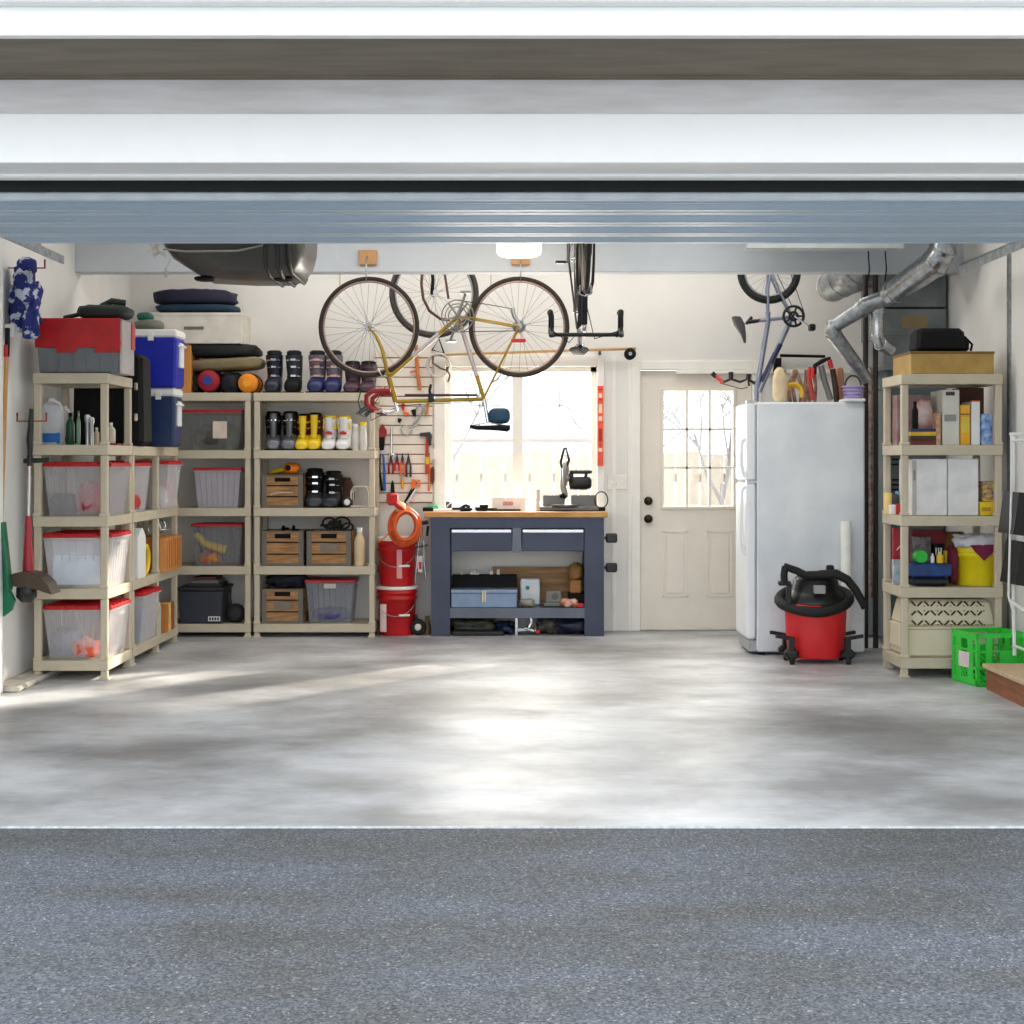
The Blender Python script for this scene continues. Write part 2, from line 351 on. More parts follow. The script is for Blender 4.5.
# ---------------------------------------------------------------- back yard seen through the glass
struct('yard_ground', MB().b2(-14, 16, YB+.12, 34, -.3, -.1), mat((225, 222, 214), .9, scale=3, var=.15))
fn = thing('yard_fence', 'pale board fence across the back yard, seen through the window', 'fence', (0, 15.5, -.1))
for i in range(42):
    x = -5+i*.26; MB().b2(x, x+.24, 0, .03, 0, 1.5+(i % 3)*.015).build('fence_board', mat((176, 166, 156), .8), fn)
MB().b2(-5, 6, .03, .07, .3, .4).b2(-5, 6, .03, .07, 1.2, 1.3).build('fence_rail', mat((176, 166, 156), .8), fn)
def branch(m, p, d, r, n, rnd):
    q = p+d; m.tube([p, p+d*.5+Vector((rnd.uniform(-.03, .03),)*3), q], r, 5, r1=r*.65)
    if n:
        for k in range(3 if n > 1 else 2):
            a = Vector((rnd.uniform(-1, 1), rnd.uniform(-.6, .6), rnd.uniform(.1, .9))).normalized()
            branch(m, p+d*rnd.uniform(.6, 1), (d.normalized()*.6+a).normalized()*d.length*.68, r*.55, n-1, rnd)
for i, (x, y, h, l) in enumerate(((.85, 14.2, 1.1, 'bare pale tree outside behind the miter saw'), (-.75, 14.6, 1.3, 'bare pale tree outside behind the left window sash'), (2.1, 14.8, 1.2, 'bare pale tree outside beyond the door glass'))):
    rnd = random.Random(i+3); m = MB(); branch(m, Vector((0, 0, 0)), Vector((.05, 0, h)), .035, 4, rnd)
    o = m.build('bare_tree', mat((140, 138, 142), .9)); o.location = (x, y, -.1); tag(o, l, 'tree')
# ================================================================ OBJECTS
LEVB = (1.845, 1.41, .975, .535, .10)
LEVF = tuple(v+.018 for v in LEVB)
LEV = LEVF
def shelf_unit(label, x0, x1, y0, y1, levels, posts, group='beige plastic shelving units', ytop=None):
    root = thing('shelving_unit', label, 'shelving', (x0, y0, 0), group=None)
    W, D = x1-x0, y1-y0
    for i, z in enumerate(levels):
        m = MB(); d0 = 0
        m.b2(.01, W-.01, d0+.01, D-.01, z-.018, z-.0015)
        m.b2(0, W, 0, .025, z-.062, z, .0025).b2(0, W, D-.025, D, z-.062, z, .0025).b2(0, .025, .02, D-.02, z-.062, z, .0025).b2(W-.025, W, .02, D-.02, z-.062, z, .0025)
        for k in range(1, int(D/.12)): m.b2(.025, W-.025, D*k*.12/D, D*k*.12/D+.012, z-.045, z-.018)
        m.build('shelf_board', RESIN, root)
    for (px, py) in posts:
        m = MB(); zs = [0]+sorted(levels)
        for a, b in zip(zs[:-1], zs[1:]):
            a2 = a if a == 0 else a; top = b-.062
            m.b2(px-.021, px+.021, py-.021, py+.021, a2, top, .006)
            if a == 0: m.b2(px-.03, px+.03, py-.03, py+.03, 0, .012, .003)
            else: m.b2(px-.026, px+.026, py-.026, py+.026, a, a+.02, .004)
        m.build('post', RESIN, root)
    return root
sA = 164.8; YA = F/sA; XA0, XA1 = sx_(33, sA), sx_(107.5, sA)
c4 = lambda W, D, i=.024: [(i, i), (W-i, i), (i, D-i), (W-i, D-i)]
shelf_unit('tall beige plastic shelving unit nearest the camera on the left wall', XA0, XA1, YA, YA+.58, LEV, c4(XA1-XA0, .58))
WB = XA1-XA0
YB0, YB1 = YA+.60, 10.66; DB = YB1-YB0
shelf_unit('low four-shelf beige unit between the tall left unit and the back corner', XA0, XA1, YB0, YB1, LEV[1:], [(a, b) for b in (.024, DB-.58, DB-.024) for a in (.024, WB-.024)])
LEV = LEVB; sC = 132.6; YC = F/sC; YC1 = YC+.41
XC1 = sx_(250.5, sC); XC0 = XC1-.91; XD0 = sx_(253.5, sC); XD1 = XD0+.915
shelf_unit('beige shelving unit in the back left corner, half hidden by the blue coolers', XC0, XC1, YC, YC1, LEV, c4(.91, .41))
shelf_unit('beige shelving unit on the back wall holding wooden crates and ski boots', XD0, XD1, YC, YC1, LEV, c4(.915, .41))
LEV = LEVF; sR = 163.; YR = F/sR; XR0, XR1 = sx_(901.5, sR), sx_(1003, sR)
shelf_unit('beige shelving unit by the right wall holding two white boxes', XR0, XR1, YR, YR+.46, LEV, c4(XR1-XR0, .46))
def TOTEM(c, clear): return mat(c, .25, clear=clear, var=.03)
CLR = (240, 236, 238)
def tote(label, x0, x1, y0, y1, z, h, clear=.45, lid=RED, col=CLR, lidh=.028, name='storage_tote', teeth=True, side='y'):
    W, D = x1-x0, y1-y0; cx, cy = (x0+x1)/2, (y0+y1)/2
    r = thing(name, label, 'storage tote', (cx, cy, z+.001)); m = MB(); M = TOTEM(col, clear); k = .86
    hx, hy = W/2-.012, D/2-.012
    def wall(ax, sg):
        t = .004
        for (a, b) in ((0, h-lidh),):
            pass
        n = 6; hz = h-lidh
        if ax == 'y': vs = [(-hx*k, sg*hy*k, .0), (hx*k, sg*hy*k, .0), (hx, sg*hy, hz), (-hx, sg*hy, hz)]; o = (0, -sg*t, 0)
        else: vs = [(sg*hx*k, -hy*k, .0), (sg*hx*k, hy*k, .0), (sg*hx, hy, hz), (sg*hx, -hy, hz)]; o = (-sg*t, 0, 0)
        m.rings([[Vector(v) for v in vs], [Vector(v)+Vector(o) for v in vs]])
    for ax in 'xy':
        for sg in (-1, 1): wall(ax, sg)
    m.b2(-hx*k, hx*k, -hy*k, hy*k, 0, .005)
    for i in range(7):      # moulded ribs
        u = -hx*.75+hx*1.5*i/6
        m.tube([(u*k, -hy*k-.001, .01), (u, -hy-.001, h-lidh)], .004, 4)
        v = -hy*.75+hy*1.5*i/6
        for sg in (-1, 1): m.tube([(sg*(hx*k+.001), v*k, .01), (sg*(hx+.001), v, h-lidh)], .004, 4)
    m.b2(-W/2, W/2, -D/2, D/2, h-lidh-.012, h-lidh, .003)
    m.build('bin', M, r)
    m = MB(); m.b2(-W/2+.004, W/2-.004, -D/2+.004, D/2-.004, h-lidh, h-.008, .003)
    if teeth:
        rows = 5 if D > .25 else 3
        for i in range(rows+1):
            v = -D/2+.03+(D-.06)*i/rows; m.b2(-W/2+.01, W/2-.01, v-.012, v+.012, h-.008, h, .002)
        for i in range(6):
            u = -W/2+.05+(W-.1)*i/5; m.b2(u-.022, u+.022, -D/2-.003, -D/2+.015, h-lidh+.008, h-.002, .002)
    m.build('lid', lid, r)
    for sg in (-1, 1): MB().b2(sg*(W/2-.004)-.008, sg*(W/2-.004)+.008, -.06, .06, h-lidh-.05, h-lidh-.03, .004).build('handle', M, r)
    return r
def lump(label, c, d, col, e=.7, amp=.07, seed=1, name='bundled_cloth', cat='cloth', rough=.8, freq=4, c2=None, sc=9):
    m = MB().blob((0, 0, d[2]/2), d, e, amp, freq, seed, flat=True); o = m.build(name, mat(col, rough, var=.25, bump=.2, c2=c2, scale=sc)); o.location = c
    return tag(o, label, cat)
# ---- unit A contents
ya = YA+.03
# red and grey flip-lid crate on top
s = F/(YA+.01); x0, x1 = sx_(34.5, s), sx_(120, s); z0 = LEV[0]; r = thing('flip_lid_crate', 'red lidded grey storage crate on top of the tall left shelving unit', 'storage crate', ((x0+x1)/2, YA+.24, z0+.001))
W = x1-x0; m = MB(); m.b2(-W/2*.93, W/2*.93, -.2, .08, 0, .17, .01, top=1.05)
for i in range(6): m.b2(-W*.4+i*W*.155, -W*.4+i*W*.155+.012, -.208, -.2, .01, .16)
m.build('crate_body', mat((122, 128, 134), .35, clear=.15), r)
m = MB(); m.b2(-W/2, W/2, -.225, .09, .17, .205, .006).b2(-W/2, W/2, -.23, -.215, .155, .335, .006).b2(-W/2, W/2, -.22, .08, .32, .335, .006)
m.b2(-W*.25, -W*.02, -.231, -.218, .125, .16, .006).b2(W*.2, W/2, -.231, -.218, .125, .16, .006); m.build('lid', mat((186, 26, 32), .4, var=.12, scale=14), r)
m = MB(); m.b2(W/2-.012, W/2+.006, -.2, .08, 0, .33, .004); m.build('side_rim', mat((210, 205, 205), .4, clear=.2), r); MB().b2(W/2-.01, W/2+.012, .0, .085, .16, .325, .004).build('side_flap', mat((186, 26, 32), .4, var=.12, scale=14), r)
m = MB(); m.blob((0, 0, .03), (.32, .3, .09), .6, .06, 4, 4); m.tube([(-.26, .0, .0), (-.05, -.02, .045), (.1, -.02, .065)], .014, 6); m.tube([(-.02, -.02, .07), (.05, -.04, .1), (.13, -.02, .09)], .02, 6)
o = m.build('rain_jacket', mat((40, 52, 50), .7, bump=.2)); o.location = (sx_(96, s), YA+.22, z0+.345+.012); tag(o, 'dark green black jacket lying on the red lidded crate', 'jacket')
# level 2
zl = LEV[1]; s = F/(YA+.12)
def jug(label, px, s, z, w, h, body, liq=None, lq=.4, d=.12, cap=WHITE):
    r = thing('plastic_jug', label, 'jug', (sx_(px, s), F/s, z+.001)); m = MB()
    rs = []
    for (k, hh) in ((.9, 0), (1, .01), (1, h*.72), (.86, h*.84), (.34, h*.93), (.3, h*.95)):
        a, b = w/2*k, d/2*k; c = min(a, b)*.35
        rs.append([(-a+c, -b, hh), (a-c, -b, hh), (a, -b+c, hh), (a, b-c, hh), (a-c, b, hh), (-a+c, b, hh), (-a, b-c, hh), (-a, -b+c, hh)])
    if liq:
        m.rings(rs); m.build('bottle', mat(body, .3, clear=.35), r)
        q = MB(); q.b2(-w/2*.95, w/2*.95, -d/2-.001, d/2*.95, .005, h*lq, .01); q.build('liquid', liq, r)
    else: m.rings(rs); m.build('bottle', mat(body, .35), r)
    m = MB(); m.cyl((0, 0, h*.94), (0, 0, h), w*.17, seg=12); m.build('cap', cap, r)
    m = MB(); m.tube([(w*.12, -.01, h*.93), (w*.36, -.01, h*.9), (w*.44, -.01, h*.72)], .011, 8); m.build('handle', mat(body, .35), r)
    return r
jug('large translucent jug one third full of blue liquid, left end of the second shelf', 52, s, zl, .135, .285, (225, 228, 232), mat((20, 96, 170), .3), .28)
jug('narrow white bottle with a red base strip, half behind the blue-liquid jug', 65.5, F/(YA+.2), zl, .06, .24, (220, 218, 214), mat((170, 40, 40), .4), .25, .05)
def bottle(label, px, s, z, r0, h, col, cap=None, capm=WHITE, name='bottle', cat='bottle', neck=.45, band=None):
    r = thing(name, label, cat, (sx_(px, s), F/s, z+.001))
    MB().lathe([(r0*.9, 0), (r0, .006), (r0, h*.62), (r0*.9, h*.7), (r0*neck, h*.82), (r0*neck, h*.88)], seg=16).build('bottle_body', col, r)
    MB().lathe([(r0*neck*1.1, h*.87), (r0*neck*1.05, h), (r0*neck*.6, h*1.0)], seg=12).build('cap', capm, r)
    if band: MB().lathe([(r0*1.02, h*.2), (r0*1.02, h*.5)], seg=16).build('paper_label', band, r)
    return r
bottle('slim green bottle standing behind the blue-liquid jug', 70.5, F/(YA+.18), zl, .026, .2, mat((18, 78, 48), .3), capm=BLACK)
bottle('thin light green tube standing right of the slim green bottle', 78.5, F/(YA+.1), zl, .012, .21, mat((110, 150, 120), .3), capm=STEEL, name='tube')
for px, l, h in ((87.5, 'silver flashlight standing on end, left one of the pair', .185), (91.5, 'silver flashlight standing on end, right one of the pair', .17)):
    r = thing('flashlight', l, 'flashlight', (sx_(px, F/(YA+.08)), YA+.08, zl+.001))
    MB().lathe([(.012, 0), (.012, h*.7), (.018, h*.82), (.018, h*.95)], seg=12).build('barrel', STEEL, r); MB().lathe([(.016, h*.95), (.01, h)], seg=12).build('lens', WHITE, r)
bottle('small cream bottle behind the silver flashlights', 96.5, F/(YA+.25), zl, .018, .11, mat((214, 200, 172), .4))
bottle('small white squeeze bottle with a pointed nozzle on a red tray', 111, F/(YA+.3), zl+.012, .028, .13, mat((214, 206, 192), .4), neck=.35)
tag(MB().b2(-.07, .05, -.06, .06, 0, .012, .004).build('tray', mat((150, 40, 34), .5), loc=(sx_(112, F/(YA+.3)), YA+.3, zl)), 'small red brown tray under the white squeeze bottle', 'tray')
# level 3..5 totes in A
xa0, xa1 = sx_(38.5, F/ya), XA1+.02
ta = [(LEV[2], .33, .78, 'clear tote of red and dark cloth on the third shelf of the tall left unit'), (LEV[3], .335, .6, 'clear tote holding a white sheet, fourth shelf of the tall left unit'), (LEV[4], .33, .75, 'clear tote of orange and blue things, bottom of the tall left unit')]
for z, h, cl, l in ta: tote(l, XA0+.03, XA1+.012, YA+.054, YA+.526, z, h, cl)
xm = (XA0+XA1)/2; ym_ = YA+.2
lump('dark blue cloth heaped inside the upper clear tote, left half', (xm-.1, ym_, LEV[2]+.008), (.17, .2, .13), (46, 56, 72), seed=2)
lump('red cloth heaped inside the upper clear tote, right half', (xm+.08, ym_, LEV[2]+.008), (.18, .22, .2), (180, 40, 56), seed=3)
tag(MB().b2(-.13, .17, -.003, .003, 0, .26).build('paper_sheet', mat((214, 222, 234), .7), loc=(xm, YA+.08, LEV[3]+.02)), 'large pale sheet standing inside the front of the fourth shelf tote', 'paper')
lump('pale folded cloth behind the pale sheet in the fourth shelf tote', (xm, ym_+.08, LEV[3]+.008), (.27, .2, .2), (205, 205, 215), seed=5)
lump('orange red toy heap at the front right inside the bottom tote', (xm+.05, YA+.16, LEV[4]+.008), (.17, .14, .1), (226, 92, 66), seed=6, amp=.16, name='toy_heap', cat='toys')
lump('blue cloth pile inside the bottom tote, left half', (xm-.09, ym_+.04, LEV[4]+.008), (.16, .22, .17), (70, 92, 132), seed=7)
lump('purple cloth at the back right inside the bottom tote', (xm+.09, ym_+.16, LEV[4]+.008), (.15, .14, .2), (120, 60, 90), seed=8)
# ---- unit B contents
r = thing('black_case', 'tall black case with silver latches standing between the tall left unit and the coolers', 'case', (XA0+.26, YB0+.17, LEV[1]+.001))
MB().b2(-.22, .245, -.13, .13, 0, .6, .03, top=.96).build('case_body', BLACK, r)
for z, x in ((.42, -.1), (.36, .2), (.16, .2)): MB().b2(x-.012, x+.012, -.142, -.125, z, z+.05, .003).build('latch', CHROME, r)
def cooler(label, px0, px1, Y, z, D, h, body, lidm, name='cooler'):
    s = F/Y; x0, x1 = sx_(px0, s), sx_(px1, s); W = x1-x0
    r = thing(name, label, 'cooler', ((x0+x1)/2, Y+D/2, z+.001)); m = MB(); m.b2(-W/2*.95, W/2*.95, -D/2*.95, D/2*.95, 0, h*.87, .018, top=1.04); m.build('body', body, r)
    m = MB(); m.b2(-W/2, W/2, -D/2, D/2, h*.86, h, .012); m.build('lid', lidm, r)
    m = MB(); m.b2(-.02, .02, -D/2-.008, -D/2+.003, h*.8, h*.95, .004); m.build('latch', lidm, r)
    m = MB(); x = W/2+.006; m.tube([(x-.015, -.07, h*.72), (x+.012, -.06, h*.72), (x+.012, .06, h*.72), (x-.015, .07, h*.72)], .008, 6); m.b2(x-.015, x+.004, -.05, .05, h*.35, h*.78, .004); m.build('side_handle', lidm, r)
    return r
cooler('navy blue cooler with a white lid standing on the low left unit', 142, 174.5, 9.98, LEV[1], .26, .405, mat((28, 50, 92), .4), WHITE)
cooler('bright blue cooler with a white lid stacked on the navy cooler', 125, 176.5, 9.95, LEV[1]+.407, .28, .4, mat((22, 38, 168), .4), WHITE)
zc = LEV[1]+.81
r = thing('cap', 'grey cap with a green crown lying on the bright blue cooler', 'cap', (sx_(150, 144), 10.06, zc))
m = MB(); m.blob((0, 0, .035), (.2, .2, .075), .8, .04, 4, 3, flat=True); m.build('brim', mat((120, 122, 112), .8), r); m = MB(); m.blob((-.03, 0, .09), (.11, .12, .07), .8, .05, 4, 5); m.build('crown', mat((34, 100, 86), .8), r)
def TT(l, px0, px1, Y, D, z, h, cl=.45, **k):
    s = F/Y; return tote(l, sx_(px0, s), sx_(px1, s), Y, Y+D, z, h, cl, **k)
ys = YA+.60
tote('clear tote holding a red item, third shelf just behind the nearest tote', XA0+.03, XA1-.0, ys+.055, ys+.5, LEV[2], .33, .75)
tote('clear tote with white and red contents at the far end of the third shelf', XA0+.03, XA1+.06, 10.12, 10.56, LEV[2], .34, .7)
lump('red bag inside the second clear tote on the third shelf', (XA1-.1, ys+.2, LEV[2]+.008), (.16, .25, .12), (176, 34, 34), seed=9)
lump('white crumpled bag in the far clear tote on the third shelf', (XA1-.07, 10.26, LEV[2]+.008), (.17, .2, .15), (225, 225, 225), seed=10, amp=.15)
lump('red striped pouch right of the white bag in the far clear tote', (XA1-.03, 10.4, LEV[2]+.008), (.1, .08, .2), (205, 60, 60), seed=11)
tote('clear tote with a blue item and toothed red lid, bottom shelf middle', XA0+.03, XA1+.03, 9.56, 10.04, LEV[4], .345, .7)
lump('blue cloth pressed against the side of the middle bottom tote', (XA1-.1, 9.78, LEV[4]+.008), (.16, .3, .22), (60, 92, 150), seed=12)
r = thing('carton', 'white carton standing at the front of the fourth shelf', 'carton', (XA1-.07, 9.62, LEV[3]+.001))
MB().b2(-.06, .07, -.1, .1, 0, .27, .003).build('carton_body', WHITE, r)
m = MB(); m.rings([[(-.06, -.1, .27), (.07, -.1, .27), (.07, .1, .27), (-.06, .1, .27)], [(-.06, -.02, .33), (.07, -.02, .33), (.07, .02, .33), (-.06, .02, .33)]]); m.build('gable_top', WHITE, r)
tag(MB().torus((0, 0, .11), .09, .02, 'x', 24, 8).build('yellow_ring', YELLOW, loc=(XA1-.04, 9.84, LEV[3])), 'yellow ring leaning beside the white carton', 'ring')
for k, (y0, y1, l) in enumerate(((10.115, 10.34, 'orange brown cardboard file box, nearer one on the fourth shelf'), (10.37, 10.6, 'orange brown cardboard file box, farther one on the fourth shelf'))):
    m = MB(); m.b2(-.16, .17, y0, y1, 0, .235, .003); m.mi = 1
    for i in range(3): m.b2(.17, .173, y0+.02+i*.07, y0+.04+i*.07, .02, .22)
    o = m.build('file_box', [mat((206, 138, 72), .6), mat((170, 104, 50), .6)]); o.location = (XA1-.13, 0, LEV[3]+.001); tag(o, l, 'box')
m = MB(); rnd = random.Random(4)
for k in range(6): m.torus((rnd.uniform(-.03, .03), rnd.uniform(-.05, .05), .05+rnd.uniform(-.01, .03)), .045, .006, rnd.choice('xyz'), 16, 5)
o = m.build('wire_coil', CHROME); o.location = (XA1-.05, 10.3, LEV[3]+.24); tag(o, 'tangle of silver wire on top of the orange file boxes', 'wire')
for k, (y0, c, l) in enumerate(((10.22, (190, 120, 50), 'orange brown book standing at the far end of the bottom shelf'), (10.31, (236, 190, 120), 'pale yellow book standing at the far end of the bottom shelf'), (10.4, (150, 90, 40), 'dark brown book standing at the far end of the bottom shelf'))):
    o = MB().b2(-.12, .13, 0, .05, 0, .2, .004).build('book', mat(c, .5)); o.location = (XA1-.11, y0, LEV[4]+.001); tag(o, l, 'book')
jug('white jug with a grey cap behind the middle bottom tote', 153.5, F/10.13, LEV[4], .09, .26, (205, 205, 200), cap=DARKM, d=.1)
# ---- unit C contents
LEV = LEVB
yc = YC+.03; zt = LEV[0]
def PB(px0, px1, py0, py1, Y): s = F/Y; return sx_(px0, s), sx_(px1, s), sz_(py1, s), sz_(py0, s)
def roll(label, px, py, rpx, s, L, c1, c2, name='rolled_bag', cat='sleeping bag'):
    r = thing(name, label, cat, P(px, py, s)); R = rpx/s; m = MB(); m.lathe([(R*.3, -.002), (R*.85, 0), (R, .03), (R*.97, L/2), (R, L-.03), (R*.8, L)], (0, 0, 0), 24, 'y'); m.build('roll', mat(c1, .75, bump=.3), r)
    m = MB(); m.lathe([(R*.42, -.01), (R*.42, 0)], (0, 0, 0), 16, 'y'); m.build('end_cap', mat(c2, .6), r)
    
    for t in (.25, .7): MB().torus((0, L*t, 0), R, .006, 'y', 24, 5).build('strap', BLACK, r)
    return r
s = F/yc
roll('red sleeping bag roll with a blue end on top of the corner shelving unit', 207.5, 380.5, 11, s, .36, (150, 24, 40), (30, 60, 150))
roll('orange round sleeping bag roll at the right end of the corner unit top', 247, 383, 9.8, s, .34, (232, 140, 20), (236, 160, 30))
lump('dark bag between the red roll and the orange roll', (sx_(228, s), yc+.17, zt+.001), (.16, .3, .16), (22, 24, 34), seed=13, name='dark_bag', cat='bag')
lump('black bag left of the red roll on the corner unit', (sx_(193.5, s), yc+.2, zt+.001), (.07, .3, .16), (30, 22, 22), seed=14, name='dark_bag', cat='bag')
o = MB().blob((0, 0, 0), (.58, .34, .1), .5, .04, 3, 6).build('folded_tarp', mat((128, 116, 84), .8, bump=.2)); o.location = (sx_(222, s), yc+.19, zt+.225); o.rotation_euler = (0, -.05, 0); tag(o, 'olive tan folded tarp laid across the rolled bags', 'tarp')
o = MB().blob((0, 0, 0), (.56, .34, .1), .5, .06, 3, 9).build('folded_tent', mat((24, 26, 30), .8, bump=.2)); o.location = (sx_(218, s), yc+.19, zt+.33); tag(o, 'black folded tent bag between the tan tarp and the white box', 'bag')
x0, x1, z0, z1 = PB(150, 241, 313, 347, yc+.01); z0 = zt+.375; W = x1-x0; h = z1-z0
r = thing('white_box', 'large white flat box with a handle slot high on the corner unit', 'box', ((x0+x1)/2, yc+.22, z0)); MB().b2(-W/2, W/2, -.2, .2, 0, h, .005).build('box_body', mat((226, 220, 208), .6), r)
MB().b2(-.09, .06, -.202, -.199, h*.46, h*.56, .0).build('handle_slot', mat((120, 114, 106), .7), r); MB().b2(-W/2-.003, W/2+.003, -.203, .203, h-.02, h+.004, .003).build('lid', mat((226, 220, 208), .6), r)
o = MB().blob((0, 0, 0), (.62, .34, .13), .6, .05, 3, 11).build('duffel_bag', mat((24, 26, 50), .8, bump=.2)); o.location = (sx_(198, s)-.06, yc+.2, z0+h+.13); tag(o, 'dark navy duffel bag lying on the white flat box', 'bag')
o = MB().blob((0, 0, 0), (.62, .34, .065), .45, .04, 3, 12).build('folded_blanket', mat((20, 48, 70), .8, bump=.2)); o.location = (sx_(196, s)-.02, yc+.2, z0+h+.045); tag(o, 'dark teal folded blanket under the navy duffel bag', 'blanket')
tag(MB().b2(-.035, .035, 0, .3, 0, .36, .004).build('wood_board', mat((206, 140, 66), .6)), 'orange wooden board standing right of the bright blue cooler', 'board').location = (sx_(186, s), yc, zt+.001)
yl = YC+.02
def TC(l, a, b, i, h, cl, **k): return TT(l, a, b, yl+.035, .34, LEV[i], h, cl, **k)
t1 = TC('grey clear tote with a white paper label on the corner unit', 179, 243, 1, .315, .7, col=(150, 152, 150), teeth=False)
MB().b2(.02, .125, -.2, -.188, .09, .22).build('paper_label', mat((214, 200, 184), .7), t1)
TC('milky tote with a red lid, third shelf of the corner unit', 192, 242, 2, .31, .25, col=(196, 192, 200), teeth=False)
TC('clear tote with yellow tools inside, fourth shelf of the corner unit', 190, 243, 3, .325, .8, col=(170, 172, 175), teeth=False)
s = F/(yl+.1)
m = MB(); m.tube([P(196, 533, s)-P(215, 545, s), P(205, 543, s)-P(215, 545, s), P(226, 549, s)-P(215, 545, s)], .022, 8, r1=.035); o = m.build('yellow_tool', YELLOW); o.location = P(215, 546, s); tag(o, 'yellow curved tool leaning inside the fourth shelf clear tote', 'tool')
lump('red and yellow small toys low inside the fourth shelf clear tote', (sx_(210, s), yl+.14, LEV[3]+.008), (.16, .16, .1), (214, 150, 40), seed=15, amp=.15, c2=(180, 40, 40), sc=14, name='small_toys', cat='toys')
lump('grey dark things inside the paper-labelled tote', (sx_(215, s), yl+.18, LEV[1]+.008), (.34, .24, .2), (78, 78, 72), seed=16, name='grey_items', cat='cloth')
r = thing('dark_tote', 'dark navy lidded bin with a small white label on the bottom corner shelf', 'storage bin', (sx_(201, F/yl), yl+.18, LEV[4]+.001))
MB().b2(-.155, .155, -.18, .18, 0, .25, .01, top=1.05).build('bin', mat((48, 50, 62), .5), r); MB().b2(-.175, .175, -.195, .195, .25, .275, .006).build('lid', mat((34, 36, 42), .5), r)
m = MB(); m.b2(.055, .145, -.186, -.172, .02, .055); m.mi = 1
for k in range(4): m.b2(.063+k*.02, .077+k*.02, -.1875, -.186, .027, .048)
m.build('label_plate', [WHITE, DARKM], r)
for k, (c, l) in enumerate((((38, 36, 40), 'dark book lying on the navy lidded bin, lowest of the stack'), ((120, 118, 116), 'grey edged book lying in the middle of the stack on the navy bin'), ((86, 34, 34), 'dark red book lying on top of the stack on the navy bin'))):
    o = MB().b2(-.12+.02*k, .13-.02*k, -.14, .12, 0, .024, .002).build('book', mat(c, .6)); o.location = (sx_(203, F/yl), yl+.18, LEV[4]+.277+.025*k); tag(o, l, 'book')
r = thing('caster_wheel', 'black wheel leaning right of the navy bin on the bottom shelf', 'wheel', (sx_(235.5, F/(yl+.06)), yl+.08, LEV[4]+.075))
MB().torus((0, 0, 0), .055, .018, 'y', 24, 8).build('tyre', RUBBER, r); m = MB().lathe([(.045, -.012), (.045, .012)], (0, 0, 0), 16, 'y'); m.build('hub', BPLAST, r); m = MB().tube([(-.06, .03, -.06), (-.05, .03, .08), (-.07, .03, .14)], .012, 6); m.build('bracket', BPLAST, r)
# ---- boots
def boot(label, px, z, Y, w, h, shell, cuff, liner=BLACK, buck=CHROME, tongue=None, tilt=0, name='ski_boot'):
    s = F/Y; r = thing(name, label, 'boot', (sx_(px, s), Y+.13, z+.001), (0, 0, tilt)); k = h/.31; w *= 1.14
    def ell(y, zc, rx, rz, n=14, e=.75):
        R = []
        for i in range(n):
            a = 2*PI*i/n; c, d = math.cos(a), math.sin(a)
            R.append((math.copysign(abs(c)**e, c)*rx, y, zc+math.copysign(abs(d)**e, d)*rz))
        return R
    m = MB(); hw = w/2
    m.rings([ell(-.125, .035*k, hw*.5, .02*k), ell(-.118, .04*k, hw*.8, .035*k), ell(-.06, .05*k, hw*.95, .047*k), ell(0, .07*k, hw*.8, .068*k), ell(.06, .09*k, hw*.78, .088*k), ell(.12, .08*k, hw*.72, .078*k), ell(.135, .06*k, hw*.5, .05*k)], True)
    m.build('shell', shell, r)
    def hor(zc, yc, rx, ry, n=14): return [(math.cos(2*PI*i/n)*rx, yc+math.sin(2*PI*i/n)*ry, zc) for i in range(n)]
    m = MB(); m.rings([hor(.1*k, .06, hw*.8, .075), hor(.16*k, .055, hw*.88, .075), hor(.24*k, .035, hw*.95, .075), hor(.275*k, .03, hw*.98, .078)], True); m.build('cuff', cuff, r)
    m = MB(); m.rings([hor(.26*k, .03, hw*.8, .066), hor(.3*k, .03, hw*.84, .068), hor(.31*k, .035, hw*.6, .05)], True); m.build('liner', liner, r)
    m = MB(); m.b2(-hw*1.0, hw*1.0, -.12, .12, 0, .012, .004); m.build('sole', BLACK, r)
    for zz, yy in ((.07, -.075), (.12, -.03), (.185, -.022), (.235, -.042)):
        m = MB(); m.tube([(-hw*.7, yy+.02, zz*k), (0, yy-.004, zz*k+.006), (hw*.7, yy+.02, zz*k)], .006, 4); m.b2(-hw*.25, hw*.35, yy-.014, yy-.002, zz*k-.004, zz*k+.014, .002); m.build('buckle', buck, r)
    if tongue: MB().tube([(0, -.055, .1*k), (0, -.04, .2*k), (0, -.045, .29*k)], .022, 8, r1=.03, flat=.6).build('tongue', tongue, r)
    return r
yb_ = YC+.02; BN = mat((22, 28, 50), .4); PUR = mat((70, 46, 58), .5); SIL = mat((104, 106, 112), .3, .3); GRAYB = mat((44, 48, 54), .4)
Z1, Z2, Z3, Z4, Z5 = LEV
boot('black and navy ski boot at the left end of the top shelf', 271, Z1, yb_, .12, .33, BN, BN)
boot('black and grey ski boot, second from the left on the top shelf', 291, Z1, yb_, .12, .33, BLACK, GRAYB)
boot('silver blue ski boot with orange buckles, left one of the pair behind the bicycle wheel', 314.5, Z1, yb_, .125, .33, mat((24, 32, 84), .4), mat((128, 120, 134), .35, c2=(60, 56, 76), scale=20), buck=mat((214, 170, 150), .4))
boot('silver blue ski boot with orange buckles, right one of the pair behind the bicycle wheel', 331.5, Z1, yb_, .125, .33, mat((24, 32, 84), .4), mat((128, 120, 134), .35, c2=(60, 56, 76), scale=20), buck=mat((214, 170, 150), .4))
boot('dull purple snow boot, left one of the pair at the end of the top shelf', 350.5, Z1, yb_, .12, .25, PUR, PUR, buck=PUR, name='snow_boot')
